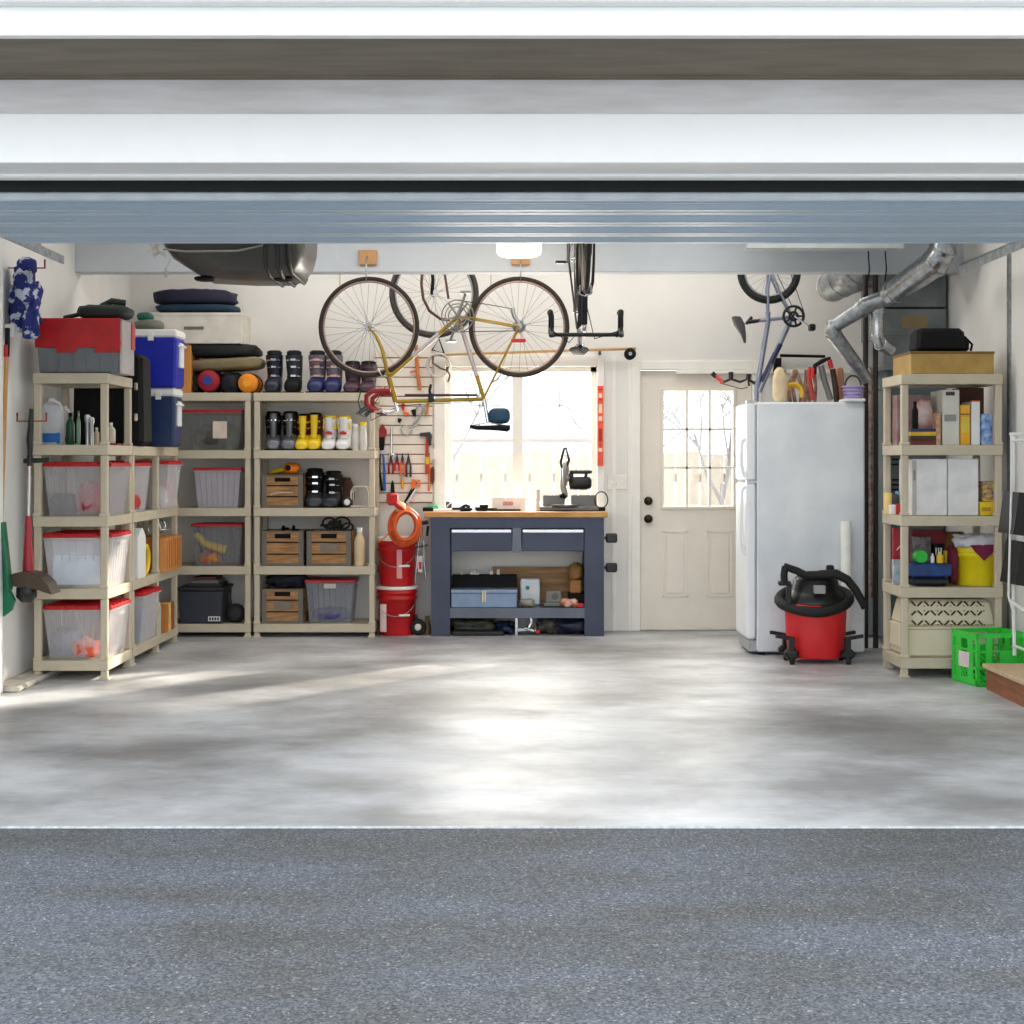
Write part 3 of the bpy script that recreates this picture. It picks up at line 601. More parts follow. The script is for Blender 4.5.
boot('dull purple snow boot, right one of the pair at the end of the top shelf', 366.5, Z1, yb_, .12, .25, PUR, PUR, buck=PUR, name='snow_boot')
boot('black ski boot with silver tongue, left end of the second shelf', 270.5, Z2, yb_, .115, .3, SIL, BLACK, tongue=SIL, tilt=.15)
boot('black ski boot with silver tongue, second on the second shelf', 287.5, Z2, yb_, .12, .3, SIL, BLACK, tongue=SIL)
YL = mat((244, 208, 30), .4); DR = mat((90, 24, 26), .5)
boot('yellow ski boot with a dark top, left one of the yellow pair', 301, Z2, yb_, .105, .28, YL, DR, liner=BLACK, buck=YL, tongue=YL)
boot('yellow ski boot with a dark red top, right one of the yellow pair', 312.5, Z2, yb_, .105, .29, YL, DR, liner=BLACK, buck=YL, tongue=YL)
for px, l in ((327.5, 'white ski boot with yellow sides and a red mark, left one of the pair'), (342, 'white ski boot with yellow sides and a red mark, right one of the pair')):
    b = boot(l, px, Z2, yb_, .105, .27, WHITE, WHITE, liner=YL, buck=WHITE, tongue=WHITE)
    MB().prism([(-.03, .125), (-.022, .14), (0, .148), (.022, .14), (.03, .125), (.02, .12), (-.02, .12)], -.078, -.06, 'y').build('red_mark', RED, b)
    MB().tube([(-.045, -.02, .16), (-.04, 0, .25)], .008, 5).tube([(.045, -.02, .16), (.04, 0, .26)], .008, 5).build('side_trim', YL, b)
bottle('white slim bottle left of the yellow capped one on the second shelf', 355.5, F/(yb_+.05), Z2, .026, .2, mat((226, 222, 214), .4), neck=.8)
bottle('white slim bottle with a yellow cap at the end of the second shelf', 363, F/(yb_+.05), Z2, .028, .215, mat((226, 222, 214), .4), capm=YL, neck=.9)
boot('dark grey hiking boot, left one beside the wooden crate', 312.5, Z3, yb_, .13, .3, GRAYB, BLACK, tilt=.08)
boot('dark grey hiking boot, right one leaning over on the third shelf', 330.5, Z3, yb_, .13, .28, GRAYB, BLACK, tilt=-.1)
lump('brown leather bag behind the dark grey boots', (sx_(346, F/(yb_+.3)), yb_+.31, Z3+.001), (.13, .1, .22), (96, 60, 48), seed=21, name='leather_bag', cat='bag')
r = thing('flashlight', 'dark grey cylinder flashlight lying on the third shelf, end on', 'flashlight', P(347, 500, F/(yb_+.04))); R = .042
r.location.z = Z3+R+.001
MB().lathe([(R*.5, 0), (R*.95, .002), (R, .03), (R*.7, .06), (R*.7, .2)], (0, 0, 0), 20, 'y').build('barrel', mat((70, 66, 64), .4, .5), r); MB().lathe([(R*.55, -.003), (R*.3, -.006)], (0, 0, 0), 16, 'y').build('lens', WHITE, r)
m = MB(); q = [(0, 0), (.13, 0), (.13, .11), (.11, .15), (.02, .15), (0, .11)]; m.tube([(a, 0, b+.01) for a, b in q], .007, 6, closed=True); m.tube([(a, .16, b+.01) for a, b in q], .007, 6, closed=True)
for a, b in q: m.tube([(a, 0, b+.01), (a, .16, b+.01)], .005, 5)
o = m.build('wire_basket', mat((216, 208, 190), .5)); o.location = (sx_(351, F/(yb_+.05)), yb_+.05, Z3); tag(o, 'cream wire basket frame at the right end of the third shelf', 'basket')
# ---- wooden crates
def crate(label, px0, px1, py0, Y, z, D=.33, metal=mat((112, 106, 96), .55, .4), patch=False):
    s = F/Y; x0, x1 = sx_(px0, s), sx_(px1, s); W = x1-x0; h = sz_(py0, s)-z
    r = thing('wooden_crate', label, 'crate', ((x0+x1)/2, Y+D/2+.005, z+.001)); m = MB(); t = .014
    for sg in (-1, 1):
        n = 3
        for i in range(n):
            a = h*i/n+.006; b = h*(i+1)/n-.004
            if sg < 0 and i == n-1:
                m.b2(-W/2+t, -.06, -D/2, -D/2+t, a, b).b2(.06, W/2-t, -D/2, -D/2+t, a, b).b2(-.06, .06, -D/2, -D/2+t, a, a+.025).b2(-.06, .06, -D/2, -D/2+t, b-.018, b)
            else: m.b2(-W/2+t, W/2-t, sg*D/2 if sg < 0 else D/2-t, sg*D/2+t if sg < 0 else D/2, a, b)
            m.b2(sg*(W/2)-(t if sg > 0 else 0), sg*(W/2)+(t if sg < 0 else 0), -D/2+t, D/2-t, a, b)
    m.b2(-W/2+t, W/2-t, -D/2+t, D/2-t, 0, .01); m.build('slats', WOODX, r)
    m = MB()
    for sg in (-1, 1):
        for sy in (-1, 1):
            x = sg*(W/2+.002); y = sy*(D/2+.002); m.b2(min(x, x-sg*.04), max(x, x-sg*.04), min(y, y-sy*.003), max(y, y-sy*.003), 0, h).b2(min(x, x-sg*.003), max(x, x-sg*.003), min(y, y-sy*.04), max(y, y-sy*.04), 0, h)
    m.b2(-W/2-.002, -W/2, -D/2, D/2, h-.012, h).b2(W/2, W/2+.002, -D/2, D/2, h-.012, h).b2(-W/2, W/2, D/2, D/2+.003, h-.012, h).b2(-W/2, W/2, -D/2-.003, -D/2, 0, .02).b2(-W/2, W/2, -D/2-.003, -D/2, h-.012, h); m.build('metal_frame', metal, r)
    MB().b2(-W/2+.02, W/2-.02, -D/2+.03, -D/2+.035, .02, h-.02).build('shade_sheet', BLACK, r)  # black sheet standing in for the shade inside the crate
    if patch: MB().b2(-.065, .065, -D/2-.005, -D/2, h*.4, h*.62).build('label_plate', mat((122, 116, 104), .6), r)
    return r
cw = crate('wooden crate on the third shelf with an orange yellow tool on top', 261.5, 303, 475, yl, Z3)
MB().tube([(-.09, -.17, .1), (-.02, -.17, .115), (.08, -.17, .115)], .012, 6, flat=.4).build('painted_streak', mat((190, 186, 180), .6), cw)
crate('plain wooden crate, left one of the two side by side on the fourth shelf', 261.5, 303.5, 531, yl, Z4)
crate('wooden crate with a grey label plate, right one of the two on the fourth shelf', 306.5, 351, 531, yl, Z4, patch=True)
crate('wooden crate on the bottom shelf with dark clothing heaped on it', 261.5, 303, 589, yl, Z5, patch=True)
zc3 = sz_(475, F/yl)
r = thing('orange_tool', 'orange and yellow power tool lying on the third shelf crate', 'power tool', (sx_(284, F/yl), yl+.12, zc3+.004))
MB().blob((.04, 0, .045), (.12, .12, .09), .7, .03, 4, 2).build('tool_body', mat((240, 130, 20), .4), r); MB().tube([(-.02, 0, .04), (-.1, 0, .02), (-.13, .03, .012)], .022, 8, r1=.012).build('handle', YELLOW, r); MB().cyl((.02, -.062, .05), (.02, -.045, .05), .022).build('dial', BLACK, r)
def cords(label, px, Y, z, w, seed, n=7, mt=BLACK, R=.05, name='cord_bundle', cat='cord'):
    rnd = random.Random(seed); m = MB()
    for k in range(n): m.torus((rnd.uniform(-w/2, w/2), rnd.uniform(-.06, .1), R*.4+rnd.uniform(0, R*.6)), R*rnd.uniform(.6, 1), .008, rnd.choice('xyyz'), 18, 5, sq=.8)
    o = m.build(name, mt); o.location = (sx_(px, F/Y), Y+.12, z+.01); return tag(o, label, cat)
zc4 = sz_(531, F/yl)
cords('low dark cord bundle on the left crate of the fourth shelf', 288, yl, zc4-.03, .14, 1, 4, R=.035)
cords('tall looped black cords standing out of the right crate', 330, yl, zc4-.02, .24, 2, 9, mat((36, 40, 42), .6), R=.065)
lump('dark blue black clothing heaped on the bottom shelf crate', (sx_(284, F/yl), yl+.17, sz_(589, F/yl)+.003), (.3, .28, .11), (18, 20, 34), seed=25, amp=.16, name='clothing', cat='clothing')
bottle('cream detergent bottle at the right end of the fourth shelf', 359.5, F/(yl+.05), Z4, .042, .29, mat((228, 204, 166), .45), neck=.5)
tB = TC('large clear tote with a pink red lid on the bottom shelf of the boot unit', 304, 355, 4, .335, .78, col=(178, 182, 192), teeth=False)
MB().b2(-.04, .05, -.192, -.18, .265, .3).build('label_plate', mat((200, 196, 190), .5), tB)
lump('purple blue cloth in the bottom of the pink lidded tote', (sx_(330, F/(yl+.1)), yl+.17, Z5+.008), (.28, .22, .1), (70, 66, 120), seed=26)
# ---- slatted tool wall
sW = 127.5; x0, x1, z0, z1 = sx_(374, sW), sx_(432.5, sW), sz_(503, sW), sz_(345, sW); yw = YB
r = thing('slat_wall', 'white slatted wall panel holding hand tools, left of the window', 'panel', (x0, yw, z0)); m = MB(); H = z1-z0; W = x1-x0
n = int(H/.0755); H = n*.0755
m.mi = 1; m.b2(0, W, -.008, -.001, 0, H); m.mi = 0
for i in range(n): m.b2(0, W, -.022, -.008, i*.0755+.008, i*.0755+.0755, .002)
m.build('slats', [mat((236, 226, 212), .5, var=.02), mat((150, 104, 66), .7)], r)
yt = yw-.04
def flat(name, label, cat, parts, y=yt):
    """parts: (kind, px list, width px, material, part name)"""
    xs = [p for q in parts for p in q[1]]; o0 = P(sum(p[0] for p in xs)/len(xs), sum(p[1] for p in xs)/len(xs), F/y); s = F/y
    single = len(parts) == 1; root = None if single else thing(name, label, cat, o0)
    for kind, pts, wd, mt, pn in parts:
        q = [P(a, b, s)-o0 for a, b in pts]; m = MB()
        if kind == 'tube': m.tube(q, wd/2/s, 6)
        elif kind == 'taper': m.tube(q, wd[0]/2/s, 6, r1=wd[1]/2/s)
        elif kind == 'loop': m.tube(q, wd/2/s, 6, closed=True)
        elif kind == 'poly': m.prism([(v.x, v.z) for v in q], -wd/2/s, wd/2/s, 'y')
        if single: o = m.build(name, mt); o.location = o0; return tag(o, label, cat)
        m.build(pn, mt, root)
    return root
DKR = mat((150, 26, 30), .4); ORG = mat((230, 110, 40), .45)
flat('cordless_drill', 'dark red drill hanging at the upper left of the tool panel', 'drill', [('poly', [(378, 430), (383, 424), (387, 431), (386, 437), (379, 437)], 6, DKR, 'drill_body'), ('poly', [(378.5, 437), (385, 437), (384, 450), (379, 451)], 5, BLACK, 'grip')])
flat('bolt_cutter', 'long bolt cutter with one blue handle below the dark red drill', 'bolt cutter', [('taper', [(380, 452), (379.5, 470), (382, 491)], (1.8, 3), BLACK, 'handle'), ('taper', [(383, 452), (384.5, 470), (384.5, 491)], (1.8, 3.4), mat((40, 90, 180), .4), 'handle'), ('poly', [(380, 446), (384, 446), (385, 454), (379.5, 454)], 3, STEEL, 'jaw')])
flat('adjustable_wrench', 'long silver wrench hanging on the tool panel', 'wrench', [('tube', [(391.7, 427), (391.5, 455)], 2.4, CHROME, 'shaft'), ('loop', [(389, 457), (391.5, 460), (394, 457), (393.5, 454), (390, 454)], 2.2, CHROME, 'jaw')])
for i, (x, c, l) in enumerate(((391, DKR, 'dark red handled pliers, leftmost in the row of pliers'), (397, RED, 'small red handled pliers, second in the row of pliers'), (402.5, ORG, 'orange handled pliers, third in the row of pliers'), (408.5, DARKM, 'black handled pliers at the right of the row'))):
    k = (0, -3, 2, 3)[i]
    flat('pliers', l, 'pliers', [('taper', [(x-.3, 459), (x-2.2, 466), (x-2, 474+k)], (2, 2.4), c, 'handle'), ('taper', [(x+.3, 459), (x+2.2, 466), (x+2, 474+k)], (2, 2.4), c, 'handle'), ('poly', [(x-1.6, 460), (x, 453), (x+1.6, 460), (x, 463)], 3, DARKM, 'jaw')])
flat('claw_hammer', 'claw hammer with a red and yellow handle on the right edge of the tool panel', 'hammer', [('taper', [(427, 435), (427, 474)], (3, 4.4), mat((190, 66, 34), .5), 'handle'), ('tube', [(427.3, 457), (427.3, 464)], 4.6, YELLOW, 'handle_band'), ('poly', [(420, 433), (430, 432), (432, 436), (431, 445), (429, 446), (428, 437), (420, 436)], 5, DARKM, 'hammer_head')])
flat('mallet', 'pale headed mallet hanging right of the claw hammer', 'mallet', [('poly', [(430, 450), (434, 449), (435, 459), (430.5, 460)], 8, mat((216, 208, 196), .6), 'mallet_head'), ('taper', [(429, 463), (430, 472), (429, 491)], (2, 2.6), ORG, 'handle')])
flat('brush', 'dark brown oval brush at the lower right of the tool panel', 'brush', [('poly', [(431, 468), (433, 466), (434.5, 470), (434.5, 480), (432.5, 485), (431, 481)], 5, mat((84, 44, 30), .6), 'b')])
flat('screwdriver', 'yellow handled screwdriver hanging below the orange pliers', 'screwdriver', [('tube', [(402, 468), (402, 479)], 1.2, STEEL, 'shaft'), ('taper', [(402.3, 479), (402.5, 489)], (3.4, 3.4), mat((240, 160, 30), .4), 'handle')])
flat('garden_shears', 'orange handled shears hanging low on the tool panel', 'shears', [('poly', [(411, 483), (413, 479), (416, 480), (416, 486), (412, 490)], 4, ORG, 'handle'), ('poly', [(417.5, 480), (420.5, 480), (420, 487), (417.5, 487)], 4, ORG, 'handle'), ('poly', [(412, 487), (415, 489), (407, 501), (403, 504)], 2, BLACK, 'blade'), ('poly', [(415, 489), (417, 489), (408, 504), (406, 503)], 2, STEEL, 'blade')])
flat('file_tool', 'dark pointed file hanging at the lower left of the tool panel', 'file', [('poly', [(392.5, 480), (394, 484), (395, 496), (390.5, 496), (391, 484)], 3, BLACK, 'b')])
flat('pruning_saw', 'curved orange handled saw in the upper part of the tool panel', 'saw', [('tube', [(416, 345), (417.5, 372), (420, 390)], 4, mat((206, 120, 60), .5), 'blade_cover'), ('tube', [(410, 372), (416, 371)], 2, ORG, 'handle')])
flat('wooden_rasp', 'wooden handled rasp hanging under the bicycle pump clamp', 'rasp', [('taper', [(429, 400), (427.5, 407), (426, 416)], (3, 3.4), mat((184, 120, 66), .6), 'b')])
flat('c_clamp', 'large grey clamp hanging in the middle of the tool panel', 'clamp', [('tube', [(416, 409), (420, 404), (424, 409), (418, 420), (413, 424)], 2.2, STEEL, 'frame'), ('tube', [(409, 428), (420, 424)], 2, STEEL, 'screw')])
flat('c_clamp', 'small dark clamp left of the large grey clamp', 'clamp', [('loop', [(401, 429), (404, 425), (410, 426), (412, 431), (408, 435), (403, 434)], 1.6, STEEL, 'frame'), ('poly', [(398, 418), (402, 419), (400, 423), (398, 422)], 3, BLACK, 'screw')])
flat('tin_snips', 'red handled snips hanging at the top of the tool panel', 'snips', [('poly', [(402, 402), (405, 404), (404, 411), (401, 408)], 3, RED, 'handle'), ('poly', [(404, 411), (409, 413), (407, 416), (403, 414)], 3, ORG, 'handle'), ('poly', [(411, 410), (416, 409), (416, 417), (413, 416)], 3, BLACK, 'blade')])
flat('cable_ring', 'small black ring of cable on the lower left of the tool panel', 'cable', [('loop', [(387, 495), (392, 492), (394, 497), (391, 503), (387, 501)], 1.6, BLACK, 'b')])
# white hose coil and cable by the panel top
m = MB(); m.torus((0, 0, 0), .092, .009, 'y', 32, 6); m.torus((.003, -.02, -.003), .085, .009, 'y', 32, 6); m.torus((-.004, -.035, .003), .09, .008, 'y', 32, 6)
o = m.build('hose_coil', mat((214, 206, 194), .5)); o.location = P(439, 366, F/(yw-.06)); tag(o, 'coil of pale grey hose hanging left of the window top', 'hose')
flat('cable', 'brown cable end curling through the pale hose coil', 'cable', [('tube', [(433, 356), (433, 363), (440, 368), (448, 371), (450, 376), (448, 382)], 2.2, mat((104, 84, 60), .5), 'b')], yw-.12)
flat('plastic_hook', 'black triangular hook hanging above the pale hose coil', 'hook', [('loop', [(439, 339), (432, 350), (444, 353)], 2.2, BLACK, 'b')], yw-.03)
# pole along wall and reel
r = thing('wall_pole', 'long thin wooden pole fixed across the back wall above the window', 'pole', P(540, 352, 128.5)); yy = 0
q = lambda px, py: P(px, py, 128.5)-r.location
MB().tube([q(440, 355), q(636, 348.5)], .011, 8).build('pole', mat((186, 150, 100), .6), r)
for px in (470, 600): m = MB(); a = q(px, 352); m.b2(a.x-.008, a.x+.008, .0, .085, a.z-.02, a.z+.02); m.build('bracket', DARKM, r)
r = thing('cord_reel', 'small round black reel hanging at the right end of the wall pole', 'reel', P(630, 354, 129.5)); MB().lathe([(.02, -.03), (.045, -.028), (.045, -.02), (.03, -.015), (.03, .015), (.045, .02), (.045, .028), (.02, .03)], (0, 0, 0), 20, 'y').build('reel', BLACK, r); MB().lathe([(.014, -.036), (.014, -.03)], (0, 0, 0), 12, 'y').build('hub', STEEL, r)
# spirit level on right window casing
r = thing('spirit_level', 'orange red spirit level hanging upright right of the window', 'level', P(600.3, 426, 128)); h = 40/128
MB().b2(-.024, .024, -.012, .012, -h, h, .002).build('level_body', mat((240, 84, 50), .4), r)
for dz, hh in ((.22, .035), (.04, .035), (-.2, .035), (.1, .07)): MB().b2(-.014, .014, -.0135, -.011, dz, dz+hh).build('vial_window', mat((246, 214, 180), .3), r)
for z, hh in ((-.12, .1), (-.15, .008), (-.17, .008), (.2, .008), (.28, .008)): MB().b2(-.012, .012, -.0135, -.011, z, z+hh).build('marking', mat((150, 50, 40), .5), r)
# switch plate
r = thing('light_switch', 'white triple switch plate on the back wall right of the window', 'light switch', (px2x(617), YB, px2z(482)))
MB().b2(-.075, .075, -.008, 0, -.055, .055, .003).build('plate', mat((236, 230, 220), .4), r)
for x in (-.045, 0, .045): MB().b2(x-.006, x+.006, -.016, -.008, -.012, .012, .002).build('toggle', WHITE, r)
# ---- workbench
sb = 131.8; yb0 = F/sb; BD = .36
def bx(px, s=sb): return sx_(px, s)
def bz(py, s=sb): return sz_(py, s)
GB = mat((64, 68, 84), .34, .5, var=.1, scale=4); GB2 = mat((96, 100, 110), .3, .7, var=.1, scale=4)
r = thing('workbench', 'blue grey steel workbench with a wooden top under the window', 'workbench', (bx(517), yb0, 0)); ox = bx(517)
def lx(px): return bx(px)-ox
m = MB(); m.b2(lx(424.5), lx(607.5), -.03, BD, bz(517.5), bz(512)+.002, .006); m.build('bench_top', mat((206, 158, 96), .45, c2=(184, 132, 72), scale=3, stretch=(2, 8, 8)), r)
for a, b in ((431, 450), (584.5, 604)):
    m = MB(); m.b2(lx(a), lx(b), 0, .012, 0, bz(517.5)); m.b2(lx(a), lx(a)+.012, .012, BD-.02, 0, bz(517.5)) if a < 500 else m.b2(lx(b)-.012, lx(b), .012, BD-.02, 0, bz(517.5))
    m.b2(lx(a), lx(b), BD-.04, BD-.02, 0, bz(517.5))
    for (u, v) in ((.03, .06), (.11, .06), (.03, .26), (.11, .26), (.03, .86), (.11, .86)): m.cyl((lx(a)+u, -.004, v), (lx(a)+u, 0, v), .006, seg=8)
    m.build('leg', GB, r)
MB().b2(lx(450), lx(584.5), 0, .012, bz(528), bz(518)).build('apron', GB, r)
MB().b2(lx(450), lx(584.5), -.004, .012, bz(618), bz(608)).b2(lx(450), lx(584.5), .012, BD-.04, bz(608)-.012, bz(608)).build('lower_shelf', GB2, r)
MB().b2(lx(512.5), lx(521), -.002, .01, bz(552), bz(528)).build('divider', GB2, r)
for a, b in ((451, 512), (522, 584)):
    d = MB().b2(lx(a), lx(b), -.012, .28, bz(551), bz(530.5), .004).build('drawer', GB, r)
    MB().b2(lx(a)+.005, lx(b)-.005, -.022, -.012, bz(532.5), bz(529.5), .002).build('handle', CHROME, d)
m = MB()
for px in (436, 442, 512, 521, 590, 598): m.cyl((lx(px), -.004, bz(521)), (lx(px), 0, bz(521)), .006, seg=8)
m.build('bolts', DARKM, r)
for py, l in ((538, 'upper black padded hook on the right side of the workbench'), (567.5, 'lower black padded hook on the right side of the workbench')):
    q = thing('side_hook', l, 'hook', (bx(605), yb0+.1, bz(py, F/(yb0+.1)))); MB().b2(.012, .10, -.02, .02, -.036, .036, .02).build('pad', BPLAST, q); MB().b2(0, .02, -.01, .01, -.01, .01).build('bracket', DARKM, q)
zt_ = bz(512)+.003; zs_ = bz(608)
# lower shelf items
r = thing('toolbox', 'flat blue grey metal toolbox on the lower shelf of the workbench', 'toolbox', (bx(484), yb0+.11, zs_+.001))
w2 = 33/sb; h2 = bz(590)-zs_; MB().b2(-w2, w2, -.1, .1, 0, h2*.8, .004).build('box_body', mat((124, 142, 168), .4, .3), r); MB().b2(-w2-.003, w2+.003, -.103, .103, h2*.8, h2, .004).build('lid', mat((128, 146, 170), .4, .3), r)
MB().b2(-.016, -.003, -.115, -.1, h2*.3, h2*.95, .003).b2(.003, .016, -.115, -.1, h2*.3, h2*.95, .003).build('latch', mat((226, 214, 190), .4), r)
r2 = thing('black_tray', 'long black tray of small parts behind the metal toolbox', 'tray', (bx(484), yb0+.25, zs_+.001)); MB().b2(-w2, w2, -.035, .035, 0, .235, .006).build('tray_body', BLACK, r2)
m = MB()
for i, px in enumerate((461, 471, 474, 477, 491, 498)): x = (px-484)/sb; m.b2(x-.012, x+.012, -.03, -.005, .235, .25+.012*(i % 3), .003)
m.build('small_boxes', mat((226, 220, 204), .5), r2)
tag(MB().b2(-.33, .36, -.012, .012, 0, .29).build('wood_plank', PLY, loc=(bx(535, 128), yb0+.305, zs_+.001)), 'brown wooden panel leaning at the back of the bench shelf', 'panel')
r = thing('white_case', 'white flat case with a teal mark on the bench shelf right of the toolbox', 'case', (bx(530.5), yb0+.22, zs_+.001)); m = MB(); m.b2(-.075, .075, -.02, .02, 0, .205, .014); m.build('case_body', mat((214, 226, 232), .4), r)
MB().lathe([(.016, -.024), (.016, -.02)], (-.02, 0, .135), 16, 'y').build('teal_mark', mat((40, 130, 130), .4), r); MB().b2(.0, .04, -.023, -.02, .09, .14).build('label_plate', mat((240, 225, 215), .5), r)
lump('grey folded rags on the bench shelf in front of the white case', (bx(527), yb0+.1, zs_+.001), (.12, .12, .06), (150, 146, 132), seed=30, amp=.12, name='rags', cat='rags')
r = thing('grey_meter', 'grey boxed meter with a round dial on the bench shelf', 'meter', (bx(554), yb0+.17, zs_+.001)); MB().b2(-.06, .06, -.06, .06, .03, .12, .006).b2(-.075, .06, -.06, .06, 0, .03, .006).build('housing', mat((128, 126, 120), .5), r); MB().lathe([(.026, -.064), (.026, -.06)], (.01, 0, .075), 16, 'y').build('dial', mat((90, 90, 88), .4), r)
r = thing('tan_tool_bag', 'brown canvas tool bag hanging at the right inside the workbench', 'bag', (bx(577), yb0+.2, bz(588))); MB().blob((0, 0, .16), (.12, .15, .14), .8, .05, 4, 31).build('bag_body', mat((150, 112, 60), .8, bump=.3), r); MB().b2(-.05, .04, -.08, .08, 0, .1, .01).build('pouch', mat((166, 118, 66), .8), r)
r.location.z = zs_+.1
tag(MB().b2(-.06, .075, -.08, .08, 0, .098, .006).build('black_box', BLACK, loc=(bx(577), yb0+.2, zs_+.001)), 'black box under the brown canvas tool bag', 'box')
lump('white and orange small tool pile at the right of the bench shelf', (bx(570), yb0+.07, zs_+.001), (.14, .1, .06), (220, 120, 70), seed=33, amp=.2, c2=(225, 215, 205), sc=30, name='small_tools', cat='tools')
r = thing('red_case', 'small red case at the right end of the bench shelf', 'case', (bx(581), yb0+.06, zs_+.001)); MB().b2(-.025, .025, -.03, .03, 0, .03, .004).build('case_body', RED, r)
# floor under bench
def junk(label, px, d, col, seed, c2=None, y=yb0+.2, name='tool_pile', cat='tools'):
    return lump(label, (bx(px, F/y), y, .001), d, col, seed=seed, amp=.2, c2=c2, sc=22, name=name, cat=cat, rough=.5)
junk('dark tray of yellow and black tools on the floor under the bench, left', 473, (.36, .2, .13), (40, 42, 46), 40, (70, 74, 40))
junk('blue black tool heap on the floor under the middle of the bench', 505, (.16, .2, .09), (30, 50, 90), 41, (24, 26, 32))
junk('navy cloth heap on the floor under the right side of the bench', 572, (.3, .2, .12), (28, 32, 64), 42, (40, 42, 60), name='cloth_heap', cat='cloth')
junk('grey brown tools on the floor under the bench, right of the silver clamp', 548, (.18, .2, .13), (92, 84, 78), 43, (50, 44, 40))
r = thing('bar_clamp', 'silver bar clamp with a red tip standing on the floor under the bench', 'clamp', (bx(528), yb0+.08, .001))
MB().b2(-.1, -.075, -.02, .02, 0, .14, .004).b2(-.09, .06, -.01, .01, .03, .05).tube([(.0, 0, .04), (.03, 0, .1), (.02, 0, .14)], .016, 6).tube([(-.02, 0, .05), (.05, -.02, .03)], .018, 6).build('clamp_body', CHROME, r); MB().cyl((.06, -.02, .025), (.09, -.02, .025), .016).build('tip', RED, r)
tag(MB().b2(-.2, .2, 0, .16, 0, .04, .01).build('black_platform', BPLAST, loc=(bx(478), yb0+.0+.02, .001)), 'low black plastic platform at the front left under the bench', 'platform')
# bench top items
def bt(px, y=yb0+.12): return (sx_(px, F/y), y, zt_)
r = thing('miter_saw', 'grey and black miter saw standing at the right end of the workbench', 'miter saw', bt(572, yb0+.2)); s = F/(yb0+.2)
def ql(px, py, y=0): v = P(px, py, s); return (v.x-r.location.x, y, v.z-zt_)
m = MB(); a, b = ql(540, 511), ql(598, 500); m.b2(a[0], b[0], -.1, .1, 0, .035, .008); m.lathe([(.11, .035), (.11, .05)], (0-.06, -.04, 0), 24); m.build('saw_base', mat((100, 98, 98), .4, .5), r)
m = MB(); a, b = ql(543, 500), ql(597, 488); m.b2(a[0], a[0]+.17, .02, .035, .03, .12, .004).b2(b[0]-.2, b[0], .02, .035, .03, .12, .004); m.build('fence', mat((120, 117, 112), .45, .5), r)
m = MB(); a = ql(536, 510); m.b2(a[0], a[0]+.03, .0, .16, 0, .17, .004); m.build('side_panel', mat((206, 200, 192), .5), r)
m = MB(); m.tube([ql(566, 497, .03), ql(563, 488, .04), ql(565, 470, .05), ql(566, 460, .04)], .03, 10, radii=[.022, .03, .04, .02]); m.tube([ql(564, 478, .03), ql(571, 478, .03)], .03, 8); m.tube([ql(569, 478, .02), ql(572, 472, .0)], .016, 6); m.build('saw_arm', mat((150, 148, 146), .35, .4), r)
m = MB(); c = ql(565, 474); m.lathe([(.02, -.02), (.075, -.018), (.08, 0), (.075, .012), (.02, .014)], (c[0], .02, c[2]), 24, 'x', 1.3); m.build('blade_guard', mat((140, 138, 136), .35, .4), r)
m = MB(); m.lathe([(.02, 0), (.052, .01), (.055, .05), (.055, .13), (.045, .165), (.03, .175)], (c[0]+.03, .02, ql(0, 483)[2]), 20, 'x'); m.build('motor', BPLAST, r)
m = MB(); a, b = ql(571, 472), ql(592, 472); m.b2(a[0]-.01, b[0], -.02, .02, a[2]-.014, a[2]+.014, .008).b2(b[0]-.06, b[0]-.035, -.01, .02, a[2]-.06, a[2]-.01, .004).b2(a[0]-.01, a[0]+.02, -.01, .02, a[2]-.06, a[2]-.01, .004); m.build('grip', BPLAST, r)
m = MB(); m.tube([ql(562, 468), ql(560.5, 462), ql(564, 449), ql(566, 448), ql(569, 460), ql(567, 466)], .011, 8); m.build('carry_handle', BPLAST, r)
m = MB(); m.tube([ql(560, 497), ql(563, 495), ql(566, 498)], .018, 6); m.build('pivot_knob', BLACK, r)
r = thing('power_cord', 'black looped power cord at the right end of the workbench', 'cord', bt(600, yb0+.15)); m = MB(); m.torus((.01, 0, .085), .05, .005, 'y', 24, 5, sq=1.25); m.build('cord', BLACK, r); MB().b2(-.035, .04, -.03, .03, 0, .03, .006).build('plug_block', BLACK, r)
def bitem(name, label, cat, px, f, mt, y=yb0+.1): m = MB(); f(m); o = m.build(name, mt); o.location = bt(px, y); return tag(o, label, cat)
bitem('hand_plane', 'black hand tool with a pistol grip lying on the left of the bench top', 'hand tool', 462, lambda m: (m.b2(-.08, .08, -.03, .03, .0, .028, .01), m.tube([(-.02, 0, .02), (.03, 0, .045), (.06, 0, .03)], .012, 6)), BLACK)
bitem('black_clamp', 'black spring clamp lying in the middle of the left window sash', 'clamp', 482, lambda m: (m.b2(-.05, .05, -.02, .02, 0, .03, .008), m.b2(-.02, .05, -.02, .02, .03, .05, .006)), BLACK)
bitem('pry_bar', 'slim black bar lying on the bench top behind the red marked sheet', 'bar', 500, lambda m: (m.b2(-.09, .16, -.012, .012, 0, .014, .004), m.b2(-.1, -.02, -.02, .02, 0, .022, .008)), BLACK, yb0+.16)
r = thing('red_marked_sheet', 'white sheet with three red marks standing on the bench top', 'sheet', bt(510, yb0+.22)); MB().b2(-.14, .12, -.002, .002, 0, .1).build('sheet', mat((244, 236, 228), .6), r)
m = MB()
for k in range(3):
    x = -.04+k*.026; m.torus((x, -.004, .055), .008, .003, 'y', 10, 4, sq=1.5)
    m.b2(x-.011, x-.007, -.006, -.002, .04, .07)
m.build('red_marks', RED, r)
